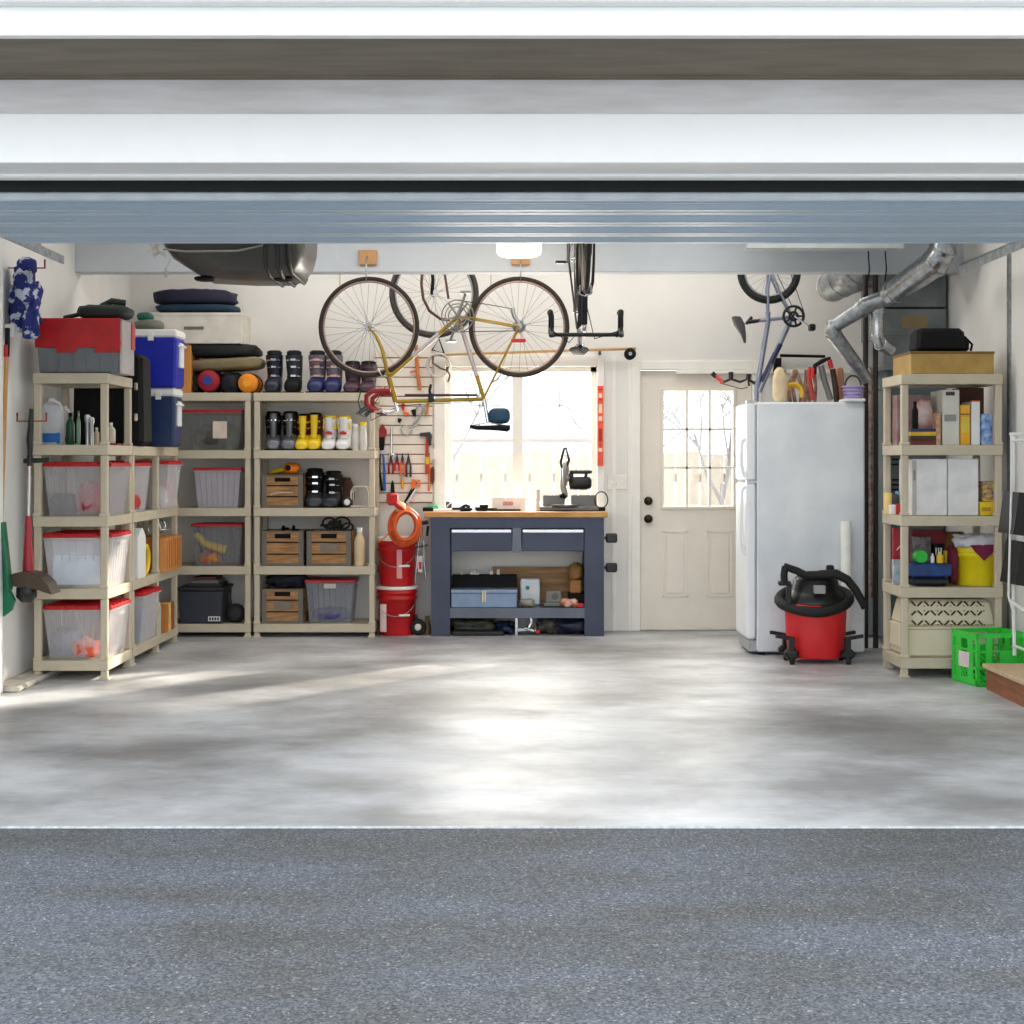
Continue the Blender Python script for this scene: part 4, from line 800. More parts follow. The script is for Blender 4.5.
bitem('green_tag', 'small green card on the bench top at the left of the window', 'card', 476, lambda m: m.prism([(-.016, 0), (.016, 0), (0, .04)], -.002, .002), mat((40, 180, 110), .5), yb0+.3)
bitem('folded_paper', 'folded white paper tent on the left end of the bench top', 'paper', 455, lambda m: m.prism([(-.09, 0), (-.02, .085), (.08, 0), (.07, 0), (-.02, .075), (-.08, 0)], -.06, .06), WHITE, yb0+.3)
bitem('paper_pad', 'stack of white paper lying along the left of the bench top', 'paper', 445, lambda m: m.b2(-.12, .12, -.08, .08, 0, .012), WHITE, yb0+.15)
bitem('green_box', 'green topped low box at the left corner of the bench top', 'box', 433.5, lambda m: m.b2(-.045, .04, -.05, .05, 0, .04, .006), mat((60, 176, 120), .5), yb0+.3)
bitem('black_case', 'flat black case at the left end of the bench top', 'case', 427, lambda m: m.b2(-.03, .05, -.05, .05, 0, .03, .004), BLACK, yb0+.1)
# ---- red buckets
def bucket(label, px, Y, z, r0=.15, h=.37, col=RED, lid=True, name='bucket'):
    r = thing(name, label, 'bucket', (sx_(px, F/Y), Y, z+.001))
    m = MB().lathe([(r0*.86, 0), (r0*.88, .01), (r0*.95, h*.72), (r0*1.02, h*.73), (r0*1.02, h*.76), (r0*.96, h*.77), (r0*.97, h*.84), (r0*1.04, h*.85), (r0*1.04, h*.88), (r0*.98, h*.89), (r0, h*.95)], seg=32); m.build('bucket_body', col, r)
    if lid: MB().lathe([(r0*1.03, h*.93), (r0*1.06, h*.94), (r0*1.06, h), (r0*.98, h), (r0*.95, h*.985)], seg=32).build('lid', mat((240, 232, 224), .4), r)
    m = MB(); pts = []
    for i in range(13): a = PI+PI*i/12; pts.append((r0*1.05*math.cos(a), r0*1.05*math.sin(a), h*.82-abs(math.sin(a))*h*.42))
    m.tube(pts, .003, 5); m.build('wire_handle', STEEL, r)
    m = MB(); a = -1.15; x, y = r0*1.08*math.cos(a), r0*1.08*math.sin(a); m.cyl((x-.04, y-.01, h*.42), (x+.04, y+.008, h*.42), .009); m.build('grip', WHITE, r)
    return r
yk = F/132.0+.16
b1 = bucket('lower red bucket with a white lid, standing on the floor by the workbench', 397, yk, 0, .152, .375)
b2_ = bucket('upper red bucket with a white lid, stacked on the lower red one', 397, yk, .377, .15, .37)
MB().lathe([(.149, .02), (.153, .2)], (0, 0, 0), 32).build('x', RED, b1) if 0 else None
m = MB()
for i in range(4): a0 = -2.35+.07*i; r0_ = .153; m.b2(r0_*math.cos(a0)-.012, r0_*math.cos(a0)+.012, r0_*math.sin(a0)*.98-.004, r0_*math.sin(a0)*.98+.004, .03, .24)
m.build('paper_label', mat((226, 200, 196), .6), b1)
MB().b2(.01, .05, -.152, -.145, .06, .28).build('paper_label', mat((220, 150, 150), .6), b2_)
# orange hose coil on bench corner
r = thing('extension_cord', 'thick coil of orange extension cord hanging above the red buckets', 'extension cord', P(405.5, 526, F/(yk-.22)))
m = MB(); rnd = random.Random(8)
for k in range(9): m.torus((rnd.uniform(-.008, .008)+(k-4)*.006, (k-4)*.017, rnd.uniform(-.01, .005)), .09+rnd.uniform(-.012, .02), .0125, 'y', 36, 7, sq=1.25)
m.build('coil', mat((222, 92, 34), .45, var=.12), r)
m = MB(); m.torus((-.035, -.0, .13), .02, .028, 'x', 16, 8); m.build('wrap', mat((250, 214, 150), .5), r)
m = MB(); m.tube([(-.03, -.03, .12), (-.06, -.03, .14), (-.11, 0, .2)], .018, 8); m.b2(-.13, -.06, -.03, .03, .15, .24, .02); m.build('red_plug', RED, r)
m = MB(); m.tube([(-.08, -.05, .03), (-.15, -.02, -.07), (-.2, 0, -.115)], .005, 5); m.build('cord_end', ORG, r)
r.rotation_euler = (0, 0, .5); r.scale = (1.12, 1.1, 1.04)
# hanging tools left side of bench, hand cart wheel
flat('hanging_wrenches', 'silver wrenches with a red tag hanging on the left side of the workbench', 'wrenches', [('tube', [(420, 533), (417, 560), (415, 584)], 1.8, CHROME, 'wrench'), ('tube', [(424, 540), (424, 560), (426, 578)], 1.8, CHROME, 'wrench'), ('poly', [(417, 556), (423, 556), (422, 572), (418, 572)], 1.5, mat((230, 226, 220), .4), 'tag_card'), ('poly', [(418.5, 562), (422, 562), (421.5, 569), (419, 569)], 2.4, RED, 'red_tag'), ('tube', [(414, 548), (428, 545)], 2, DARKM, 'rack_bar')], yb0+.12)
flat('tool_bracket', 'dark metal bracket with knobs above the hanging wrenches', 'bracket', [('tube', [(418, 524), (428, 522)], 4, DARKM, 'bar'), ('tube', [(422, 527), (421, 537)], 3, STEEL, 'rod'), ('tube', [(428, 526), (427, 536)], 3, DARKM, 'rod')], yb0+.15)
r = thing('cart_wheel', 'small black wheel with a white hub on the floor right of the buckets', 'wheel', (sx_(418, F/(yb0+.06)), yb0+.06, .064)); MB().torus((0, 0, 0), .045, .018, 'y', 24, 8).build('tyre', RUBBER, r); MB().lathe([(.01, -.022), (.026, -.018), (.026, .018)], (0, 0, 0), 16, 'y').build('hub', mat((220, 214, 206), .4), r); MB().tube([(-.01, .03, .0), (-.02, .03, .09)], .015, 6).build('fork', BPLAST, r)
tag(MB().lathe([(.03, 0), (.034, .05), (.02, .1), (.014, .13), (.02, .14)], seg=14).build('vase', mat((120, 92, 62), .5), loc=(sx_(427, F/(yb0+.1)), yb0+.12, .001)), 'small brown bottle on the floor between the cart wheel and the bench leg', 'bottle')
# ================================================================ BICYCLES
def wheel(root, cx, cz, R, tr, tyre_m, rim_m, y=0, spokes=28, spoke_m=None, plane='xz', width=None):
    W_ = lambda m, n, mt, p: m.build(n, mt, p)
    ax = 'y' if plane == 'xz' else 'x'
    c = (cx, y, cz)
    m = MB(); m.torus(c, R-tr, tr, ax, 56, 8); t = m.build('wheel', tyre_m, root)
    m = MB(); m.torus(c, R-tr*2-.006, .009, ax, 48, 6); m.build('rim', rim_m, t)
    m = MB(); m.mi = 0; rnd = random.Random(5)
    for k in range(spokes):
        a = 2*PI*k/spokes; off = .35*(1 if k % 4 < 2 else -1); sg = 1 if k % 2 else -1; hr = .022
        pa = (hr*math.cos(a+off*2), sg*.028, hr*math.sin(a+off*2)); pb = ((R-tr*2-.008)*math.cos(a), 0, (R-tr*2-.008)*math.sin(a))
        if ax == 'y': q = lambda p: (cx+p[0], y+p[1], cz+p[2])
        else: q = lambda p: (cx+p[1], y+p[0], cz+p[2])
        m.tube([q(pa), q(pb)], .0013, 3)
    m.build('spokes', spoke_m or mat((120, 112, 104), .45, .4), t)
    m = MB(); e = .05
    if ax == 'y': m.cyl((cx, y-e, cz), (cx, y+e, cz), .012, seg=12).lathe([(.024, -.032), (.024, -.026), (.012, -.02), (.012, .02), (.024, .026), (.024, .032)], c, 14, 'y')
    else: m.cyl((cx-e, y, cz), (cx+e, y, cz), .012, seg=12).lathe([(.024, -.032), (.024, -.026), (.012, -.02), (.012, .02), (.024, .026), (.024, .032)], c, 14, 'x')
    m.build('hub', CHROME, t); return t
def road_bike(label, loc, rot, frame_m, tape_m, bag=True, rim_m=CHROME, crank_m=CHROME, dark=False, seat_m=BLACK, joint_m=None, spokes=32, sup=.075):
    """local frame: origin at the bottom bracket, x forward, z up, chain side at -y"""
    r = thing('bicycle', label, 'bicycle', loc, rot)
    TY = mat((42, 34, 30), .7); ra, fa = (-.415, .068), (.605, .068); sc, ht, hb = (-.177, .557), (.425, .575), (.47, .41)
    wheel(r, *ra, .343, .014, TY, rim_m, spokes=spokes); wheel(r, *fa, .343, .014, TY, rim_m, spokes=spokes)
    v = lambda p, y=0: (p[0], y, p[1])
    m = MB(); m.tube([v((0, 0)), v(sc)], .0145, 10); m.tube([v(sc), v(ht)], .0135, 10); m.tube([v((0, 0)), v(hb)], .0145, 10); m.tube([v(ht), v(hb)], .018, 10)
    m.cyl((0, -.036, 0), (0, .036, 0), .021)
    for sg in (-1, 1):
        m.tube([(0, sg*.025, 0), (-.1, sg*.05, .012), (ra[0], sg*.062, ra[1])], .009, 8, r1=.006); m.tube([(sc[0], sg*.018, sc[1]-.01), (ra[0], sg*.062, ra[1])], .007, 8)
    m.build('frame', frame_m, r)
    if joint_m:
        m = MB(); f = lambda a, b, t0, t1: m.tube([v((a[0]+(b[0]-a[0])*t0, a[1]+(b[1]-a[1])*t0)), v((a[0]+(b[0]-a[0])*t1, a[1]+(b[1]-a[1])*t1))], .0152, 10)
        f((0, 0), hb, .28, .66); f((0, 0), sc, .12, .72); m.build('frame_decal', joint_m, r)
    m = MB()
    for sg in (-1, 1): m.tube([(.476, sg*.03, .385), (.49, sg*.045, .33), (.515, sg*.05, .22), (.555, sg*.05, .13), (fa[0], sg*.05, fa[1])], .011, 8, r1=.007)
    m.b2(.455, .495, -.045, .045, .375, .4, .008); m.build('fork', frame_m, r)
    m = MB(); m.tube([v(sc), v((-.205, .65+sup))], .0135, 10); m.tube([v((-.2, .585)), v((-.17, .6)), v((-.165, .575))], .008, 6); m.build('seat_post', CHROME, r)
    m = MB()
    def sad(x, hw, z, t): return [(x, -hw, z), (x, -hw*.5, z+t), (x, hw*.5, z+t), (x, hw, z), (x, hw*.8, z-t*.5), (x, -hw*.8, z-t*.5)]
    m.rings([sad(-.08, .012, .665, .015), sad(-.12, .02, .672, .02), (sad(-.2, .035, .672, .022)), sad(-.28, .065, .672, .026), sad(-.335, .07, .675, .03), sad(-.355, .04, .67, .02)], True); m.V = [v_+Vector((0, 0, sup)) for v_ in m.V]; m.build('saddle', seat_m, r)
    m = MB()
    for sg in (-1, 1): m.tube([(-.1, sg*.02, .66), (-.2, sg*.022, .642), (-.32, sg*.03, .66)], .004, 5)
    m.V = [v_+Vector((0, 0, sup)) for v_ in m.V]; m.build('saddle_rails', CHROME, r)
    if bag: m = MB(); m.blob((-.28, 0, .672), (.15, .1, .11), .7, .02, 4, 1); m.build('saddle_bag', mat((30, 66, 92), .7), r)
    # stem and drop bars
    m = MB(); m.tube([v(ht), v((.415, .63)), v((.46, .645)), v((.5, .645))], .012, 8); m.build('stem', CHROME, r)
    m = MB(); m.tube([(.5, -.2, .645), (.5, .2, .645)], .0125, 8)
    for sg in (-1, 1): m.tube([(.5, sg*.15, .645), (.5, sg*.2, .645), (.55, sg*.205, .645)], .0125, 8)
    m.build('handlebar', CHROME if not dark else BPLAST, r)
    for sg in (-1, 1):
        m = MB(); m.tube([(.5, sg*.19, .645), (.56, sg*.205, .64), (.6, sg*.205, .6), (.6, sg*.205, .545), (.565, sg*.21, .515), (.5, sg*.21, .51), (.44, sg*.21, .51)], .017, 8); m.build('bar_tape', tape_m, r)
        m = MB(); m.tube([(.595, sg*.205, .62), (.635, sg*.205, .645), (.65, sg*.205, .665)], .016, 8); m.tube([(.64, sg*.205, .64), (.655, sg*.205, .58), (.64, sg*.205, .52)], .006, 6); m.build('brake_lever', BPLAST if dark else mat((90, 90, 92), .35, .6), r)
    # crank
    m = MB(); m.torus((0, -.06, 0), .108, .005, 'y', 44, 6).torus((0, -.052, 0), .084, .004, 'y', 36, 6).torus((0, -.06, 0), .062, .005, 'y', 30, 6)
    for k in range(5): a = 2*PI*k/5+.3; m.tube([(0, -.06, 0), (.105*math.cos(a), -.06, .105*math.sin(a))], .007, 5)
    m.cyl((0, -.075, 0), (0, .06, 0), .016); ch = m.build('crankset', crank_m, r)
    for sg, a in ((-1, 1), (1, -1)):
        d = (-.055*a, -.152*a); m = MB(); m.tube([(0, sg*.078, 0), (d[0], sg*.085, d[1])], .012, 6, r1=.009); m.build('crank_arm', crank_m, ch)
        m = MB(); m.bc((d[0], sg*.13, d[1]), (.07, .07, .016), .004); m.build('pedal', BPLAST if dark else STEEL, ch)
    m = MB(); m.tube([(0, -.056, .106), (ra[0], -.05, ra[1]+.03)], .003, 4); m.tube([(0, -.056, -.106), (-.2, -.053, -.08), (-.37, -.05, -.05), (ra[0]+.02, -.05, ra[1]-.04)], .003, 4); m.build('chain', DARKM, r)
    m = MB(); m.lathe([(.045, -.03), (.04, -.045), (.02, -.06)], (ra[0], 0, ra[1]), 18, 'y'); m.tube([(ra[0], -.05, ra[1]-.02), (ra[0]+.035, -.05, ra[1]-.07), (ra[0]+.045, -.05, ra[1]-.12)], .014, 6); m.build('rear_derailleur', STEEL if not dark else BPLAST, r)
    for (x, z, dx, dz) in ((.49, .4, .05, .0), (-.235, .43, -.06, -.01)):
        m = MB()
        for sg in (-1, 1): m.tube([(x, 0, z+.012), (x+dx*.5, sg*.035, z), (x+dx, sg*.03, z-.045)], .007, 5)
        m.build('brake_caliper', CHROME, r)
    m = MB(); m.tube([(.62, -.2, .63), (.68, -.12, .66), (.62, -.05, .68), (.49, -.01, .47)], .0028, 5); m.tube([(.62, .2, .63), (.6, .1, .7), (.4, .02, .6), (-.1, .02, .575), (-.2, .01, .46)], .0028, 5); m.build('cable', BLACK, r)
    return r
sB = 147.2; YBk = F/sB
GOLD = mat((158, 128, 30), .35, .3, var=.05)
bk = road_bike('gold and silver road bicycle hanging upside down from the beam hooks', P(458, 317, sB), (0, PI, 0), GOLD, mat((150, 24, 34), .6), joint_m=mat((188, 176, 178), .35, .4), rim_m=mat((158, 134, 126), .35, .6), crank_m=mat((136, 134, 132), .35, .6))
m = MB(); m.tube([(.36, -.02, .532), (-.13, -.02, .532)], .009, 8); m.build('pump', mat((52, 34, 30), .5), bk)
m = MB(); m.b2(.16, .2, -.04, .02, .52, .58, .006).tube([(.18, -.03, .58), (.19, -.035, .5), (.18, -.03, .46)], .012, 6).build('pump_clamp', BPLAST, bk)
MB().bc((-.41, -.05, .165), (.1, .02, .025), .004).build('reflector', RED, bk)
# hooks and blocks on the beam
for px, l in ((368, 'small wooden block on the beam above the gold bicycle left wheel'), (520.5, 'small wooden block on the beam above the gold bicycle right wheel, under the lamp')):
    c = P(px, 258, 145.7); o = MB().b2(-.062, .062, -.03, 0, -.05, .05, .004).build('wooden_block', mat((196, 148, 98), .6)); o.location = (c.x, yb-.001, c.z); tag(o, l, 'block')
    m = MB(); z0 = c.z-.05; zt = sz_(278, sB); m.tube([(0, .0, 0), (0, -.07, -.005), (0, -.1, -.06), (0, -.1, zt-c.z+.02), (0, -.085, zt-c.z-.025), (0, -.07, zt-c.z-.02)], .004, 6); o = m.build('bike_hook', STEEL); o.location = (c.x, yb-.03, c.z); tag(o, l.replace('small wooden block on the beam above', 'steel hook holding'), 'hook')
# black road bicycle seen from behind, hung upside down
Yk = 9.3
road_bike('black road bicycle hanging upside down, seen end on with its bars spread', (.437, 9.17, 2.73), (0, PI, PI/2), BPLAST, BLACK, bag=False, rim_m=BPLAST, crank_m=BPLAST, dark=True, seat_m=BLACK, spokes=16, sup=.0)
# second wheel with fork behind beam
s2 = 134.
r = thing('bicycle', 'partly hidden bicycle wheel, fork and curved bars hanging behind the gold bicycle', 'bicycle', P(434, 293.5, s2))
wheel(r, 0, 0, .335, .02, mat((60, 52, 46), .7), STEEL, spokes=28)
q = lambda px, py, y=0: (P(px, py, s2)-r.location)+Vector((0, y, 0))
m = MB()
for sg in (-1, 1): m.tube([q(432, 295, sg*.05), q(433, 280, sg*.05), q(431, 262, sg*.04), q(431, 245, sg*.02)], .012, 6)
m.build('fork', BLACK, r)
m = MB(); m.tube([q(424, 262, -.08), q(422, 285, -.08), q(424, 300, -.08), q(430, 312, -.08), q(441, 320, -.08), q(450, 321, -.08)], .011, 8); m.tube([q(442, 262, -.08), q(446, 280, -.08), q(449, 300, -.08)], .009, 8); m.tube([q(424, 262, -.08), q(430, 250, -.08), q(442, 262, -.08)], .01, 8); m.build('handlebar', mat((88, 60, 40), .5), r)
# small wheeled bicycle hanging nose down behind the fridge
s3 = 134.4
r = thing('small_bicycle', 'small wheeled silver bicycle hanging nose down above the fridge', 'bicycle', P(769, 272, s3)); r3 = r
q = lambda px, py, y=0: (P(px, py, s3)-r3.location)+Vector((0, y, 0))
wheel(r, 0, 0, .238, .026, RUBBER, STEEL, spokes=20)
SB_ = mat((150, 156, 176), .35, .5)
m = MB(); m.tube([q(768, 312), q(768, 322), q(763, 352), q(757, 388)], .019, 8); m.tube([q(792, 317), q(776, 352), q(759, 392)], .02, 8); m.tube([q(792, 317), q(748, 322)], .014, 8); m.tube([q(757, 381), q(756, 401)], .02, 8)
for sg in (-1, 1): m.tube([q(792, 317, sg*.02), q(779, 293, sg*.045), q(771, 274, sg*.05)], .009, 6); m.tube([q(768, 320, sg*.015), q(767, 290, sg*.045), q(770, 272, sg*.05)], .01, 6)
m.build('frame', SB_, r)
m = MB(); m.tube([q(780, 344), q(762, 382)], .021, 8); m.build('frame_decal', mat((40, 44, 80), .4), r)
m = MB(); m.tube([q(748, 322), q(765, 320)], .016, 8, r1=.013); m.tube([q(746, 324), q(752, 317)], .012, 6); m.build('seat_post', BPLAST, r)
m = MB(); m.rings([[q(733+dx, 317, 0)+Vector((0, yy, 0)) for dx, yy in ((0, -.07), (5, -.05), (8, 0), (5, .05), (0, .07), (-1, 0))], [q(735+dx, 324, 0)+Vector((0, yy, 0)) for dx, yy in ((0, -.07), (6, -.05), (10, 0), (6, .05), (0, .07), (0, 0))], [q(741+dx, 334, 0)+Vector((0, yy, 0)) for dx, yy in ((0, -.03), (3, -.02), (5, 0), (3, .02), (0, .03), (0, 0))], [q(744+dx, 343, 0)+Vector((0, yy, 0)) for dx, yy in ((0, -.015), (1, -.01), (2, 0), (1, .01), (0, .015), (0, 0))]], True); m.build('saddle', mat((96, 94, 96), .6), r)
c = q(792, 317, -.06); m = MB(); m.torus(c, .074, .011, 'y', 32, 6).torus(c, .03, .01, 'y', 20, 6)
for k in range(5): a = 2*PI*k/5; m.tube([c, c+Vector((.074*math.cos(a), 0, .074*math.sin(a)))], .008, 5)
ch = m.build('crankset', BPLAST, r)
MB().tube([q(792, 317, -.08), q(807, 328, -.085)], .009, 6).build('crank_arm', CHROME, ch); m = MB(); m.bc(q(808.5, 329, -.12), (.045, .07, .05), .008); m.build('pedal', BPLAST, ch)
MB().tube([q(770, 262, -.05), q(790, 306, -.06)], .003, 4).tube([q(785, 262, -.05), q(802, 312, -.06)], .003, 4).build('chain', DARKM, r)
m = MB(); m.tube([q(756, 384), q(748, 380)], .012, 8); m.tube([q(749, 386), q(748, 379), q(740, 382), q(731, 379), q(724, 382), q(717, 379)], .01, 8); m.build('handlebar', BPLAST, r)
for a, b, mt in (((723, 382), (715, 376), mat((214, 90, 84), .5)), ((716, 377), (712, 373), BPLAST), ((731, 380), (731, 372), BPLAST), ((748, 380), (749, 374), BPLAST)):
    MB().tube([q(*a), q(*b)], .018, 8).build('grip', mt, r)
m = MB()
for sg in (-1, 1): m.tube([q(756, 400, 0), q(755, 404, sg*.05), q(754, 436, sg*.055)], .012, 6)
m.build('fork', STEEL, r)
wheel(r, q(754, 437).x, q(754, 437).z, .238, .024, RUBBER, STEEL, plane='yz', spokes=14)
MB().tube([q(748, 387), q(742, 389), q(720, 383)], .003, 4).build('cable', BLACK, r)
# cord on back wall by bike
# ================================================================ ceiling things
s = 158.; r = thing('ceiling_lamp', 'lit round drum lamp on the ceiling in front of the beam', 'lamp', (sx_(519, s), F/s, ZC)); zl0 = sz_(256, s)-ZC; R = 22.5/s
EM = mat((255, 236, 190), .4, emit=((255, 232, 186), 3.2))
MB().lathe([(R*.82, zl0), (R*.95, zl0+.01), (R, zl0+.03), (R, zl0+.09), (R*.9, zl0+.1)], seg=32).build('lamp_shade', EM, r)
m = MB().lathe([(R*1.04, zl0+.088), (R*1.04, zl0+.1), (.03, zl0+.105), (.025, -.05), (.07, -.03), (.07, -.001)], seg=32); m.build('base', BRASS, r)
l = bpy.data.lights.new('ceiling_lamp_light', 'POINT'); l.energy = 6; l.color = (1, .82, .6); l.shadow_soft_size = .12; o = bpy.data.objects.new('ceiling_lamp_light', l); COL.objects.link(o); o.location = (sx_(519, s), F/s, ZC+zl0-.06)
s = 152.; x0, x1 = sx_(745, s), sx_(903, s); r = thing('fluorescent_fixture', 'long unlit grey fluorescent fixture on the ceiling at the right', 'light fixture', ((x0+x1)/2, F/s, ZC)); W = x1-x0
MB().b2(-W/2, W/2, -.05, .05, sz_(250, s)-ZC, sz_(244, s)-ZC+.05, .006, top=.96).build('housing', mat((178, 184, 184), .5), r); MB().b2(-W/2+.08, W/2-.08, -.02, .02, sz_(244, s)-ZC+.04, -.001).build('mount', mat((178, 184, 184), .5), r)
# roof cargo box hung from the ceiling
Yc = 8.9; s = F/Yc
r = thing('roof_cargo_box', 'black ribbed car roof cargo box hanging from the ceiling at the left', 'cargo box', P(237, 262, s)); q = lambda px, py, y=0: (P(px, py, s)-r.location)+Vector((0, y, 0))
def oct_(px, zt, zb_, hy, bot=.6):
    a, b = q(px, zt), q(px, zb_); x = a.x
    return [(x, -hy, a.z), (x, -hy, a.z-(a.z-b.z)*.35), (x, -hy*.85, b.z+(a.z-b.z)*.12), (x, -hy*.6, b.z), (x, hy*.6, b.z), (x, hy*.85, b.z+(a.z-b.z)*.12), (x, hy, a.z-(a.z-b.z)*.35), (x, hy, a.z)]
m = MB(); zT = 226; m.rings([oct_(166, zT, 243, .3), oct_(182, zT, 264, .36), oct_(206, zT, 279, .4), oct_(250, zT, 281, .42), oct_(286, zT, 281, .42), oct_(300, zT, 277, .4), oct_(307, zT, 268, .36), oct_(311, zT, 256, .3)], True); m.build('shell', mat((66, 64, 62), .3, var=.1), r)
for px in (276, 288, 298):
    m = MB(); o8 = [Vector(v) for v in oct_(px, zT, 281 if px < 290 else 278.5, .425)]; m.tube(o8[1:7], .012, 6); m.build('rib', mat((48, 46, 44), .4), r)
for px in (208, 286): m = MB(); c = q(px, 281, -.1); m.blob(c, (.12, .14, .03), .8, .02, 3, 1); m.build('foot', BLACK, r)
m = MB(); o8 = [Vector(v) for v in oct_(306, zT, 272, .38)]; m.tube([q(178, 258, -.37), q(200, 261, -.4), q(250, 261, -.425), q(274, 256, -.43), q(280, 240, -.43)], .006, 5); m.build('edge_strip', mat((150, 148, 140), .4), r)
m = MB(); rnd = random.Random(2); c = P(170, 257, s)
pts = [(rnd.uniform(-.05, .06), rnd.uniform(-.04, .04), rnd.uniform(-.06, .06)) for k in range(26)]; m.tube(pts, .003, 4)
m.tube([(.02, 0, -.03), (.07, 0, -.02), (.1, 0, -.05), (.06, .02, -.12)], .003, 4); m.tube([(.06, .02, -.12), (.062, .02, -.17)], .008, 6)
m.tube([(0, 0, .05), (0, 0, ZC-c.z)], .003, 4)
o = m.build('rope', mat((206, 200, 188), .8)); o.location = (c.x, c.y-.38, c.z); tag(o, 'tangle of thin white rope at the left end of the roof cargo box', 'rope')
# thin hooks behind the gold bike wheels
for px, l in ((340, 'thin brass hook rod behind the beam, left of the gold bicycle'), (491, 'thin brass hook rod behind the beam, left of the right bicycle wheel')):
    o = MB().tube([(0, 0, 0), (0, 0, -.36), (.02, 0, -.38)], .004, 6).build('ceiling_hook', BRASS); sq = 134.; c = P(px, 270, sq); o.location = (c.x, c.y, ZC); o.scale = (1, 1, (ZC-sz_(285, sq))/.36); tag(o, l, 'hook')
# ================================================================ fridge group
sf = 146.; Yf = F/sf; fx0, fx1 = sx_(757, sf), sx_(865, sf); zf = sz_(402, sf); D = .5
FW = mat((240, 243, 246), .4, var=.015, scale=4); FWS = mat((236, 240, 243), .42, c2=(214, 220, 226), scale=2.2)
r = thing('fridge', 'white top freezer fridge standing side on to the camera', 'fridge', (fx0, Yf, 0))
MB().b2(0, fx1-fx0, 0, D, .02, zf, .012).build('body', FWS, r)
zs = sz_(482, sf)
for (a, b, n) in ((.105, zs-.006, 'fridge_door'), (zs+.006, zf-.004, 'freezer_door')):
    d = MB().b2(-.07, -.006, .004, D-.004, a, b, .016).build(n, FW, r)
    m = MB(); y = .05; z0, z1 = (zs-.5, zs-.03) if n == 'fridge_door' else (zs+.03, zs+.3)
    m.tube([(-.07, y, z0), (-.092, y, z0+.06), (-.096, y, (z0+z1)/2), (-.092, y, z1-.03), (-.07, y, z1)], .013, 8, flat=1.3); 
    for k, v in enumerate(m.V): v.y += .02
    m.build('handle', FW, d)
MB().b2(-.07, 0, .01, .05, zs-.012, zs+.012, .002).b2(-.07, 0, .01, .05, zf-.002, zf+.01, .002).build('hinge', STEEL, r)
MB().b2(-.05, .01, .03, D-.03, .02, .1, .004).build('kick_grille', mat((170, 172, 172), .5), r)
for x in (.04, .66):
    for y in (.05, D-.05): MB().cyl((x, y, 0), (x, y, .025), .02).build('foot', BLACK, r)
# tube leaning on the fridge
ow = MB().lathe([(.034, 0), (.034, .92), (.029, .92), (.029, .9)], seg=20).build('cardboard_tube', mat((236, 236, 228), .6)); ow.location = (sx_(847.5, 147.5), F/147.5+.03, 0.001); ow.rotation_euler = (-.03, 0, 0); tag(ow, 'white cardboard tube standing against the side of the fridge', 'tube')
# shop vacuum
sv = 149.; Yv = F/sv-.12
r = thing('shop_vacuum', 'red drum wet and dry vacuum with a black hose in front of the fridge', 'vacuum cleaner', (sx_(815.5, F/Yv), Yv, 0)); k = 1/149.
REDV = mat((214, 36, 40), .38, var=.05)
MB().lathe([(.19, .035), (.2, .05), (.212, .2), (.222, .36), (.226, .38)], seg=32, sq=.8).build('drum', REDV, r)
MB().lathe([(.225, .38), (.235, .385), (.235, .42), (.19, .47), (.17, .5), (.16, .56), (.12, .6), (.04, .61)], seg=32, sq=.8).build('motor_lid', BPLAST, r)
m = MB(); m.torus((-.01, -.0, .43), .25, .036, 'z', 48, 10, sq=.82); hr = m.build('hose', RUBBER, r)
for i, v in enumerate(hr.data.vertices): v.co.z += -.07*math.sin(math.atan2(-v.co.y, abs(v.co.x)+.001))*(1) + v.co.x*.06
m = MB(); m.tube([(.0, -.12, .6), (.12, -.13, .61), (.2, -.13, .57), (.26, -.13, .5), (.3, -.13, .43), (.325, -.13, .38)], .033, 10, r1=.026); m.tube([(.0, -.12, .6), (-.1, -.12, .6), (-.16, -.12, .63), (-.25, -.12, .66)], .03, 10, r1=.024); m.tube([(-.24, -.12, .66), (-.25, -.12, .6), (-.245, -.12, .54)], .026, 8); m.build('wand', RUBBER, r)
m = MB(); m.b2(-.29, -.2, -.14, -.08, .53, .56, .008).b2(-.235, -.2, -.15, -.11, .4, .53, .008).build('bracket', BPLAST, r)
MB().b2(-.05, .03, -.2, -.155, .48, .535, .004).build('switch_plate', mat((150, 148, 152), .4), r); MB().tube([(-.17, -.165, .395), (-.08, -.19, .385), (.0, -.195, .385)], .015, 8).build('red_latch', REDV, r)
m = MB(); m.b2(.08, .13, -.03, .03, .6, .66, .008); m.b2(.04, .05, -.03, .03, .6, .61); m.build('inlet', BPLAST, r)
for sg in (-1, 1):
    for yy in (-.13, .1):
        m = MB(); x = sg*.2; m.b2(x-.05, x+.05, yy-.04, yy+.04, .035, .1, .02); m.tube([(x-sg*.02, yy, .17), (x+sg*.11, yy, .19)], .022, 6, flat=.6); m.b2(x-.02, x+.02, yy-.03, yy+.02, .08, .18, .006); c_ = m.build('caster_foot', BPLAST, r)
        MB().lathe([(.01, -.018), (.028, -.014), (.028, .014), (.01, .018)], (x, yy-.03, .029), 14, 'x').build('caster', RUBBER, c_)
r.scale = (.92, .92, .97)
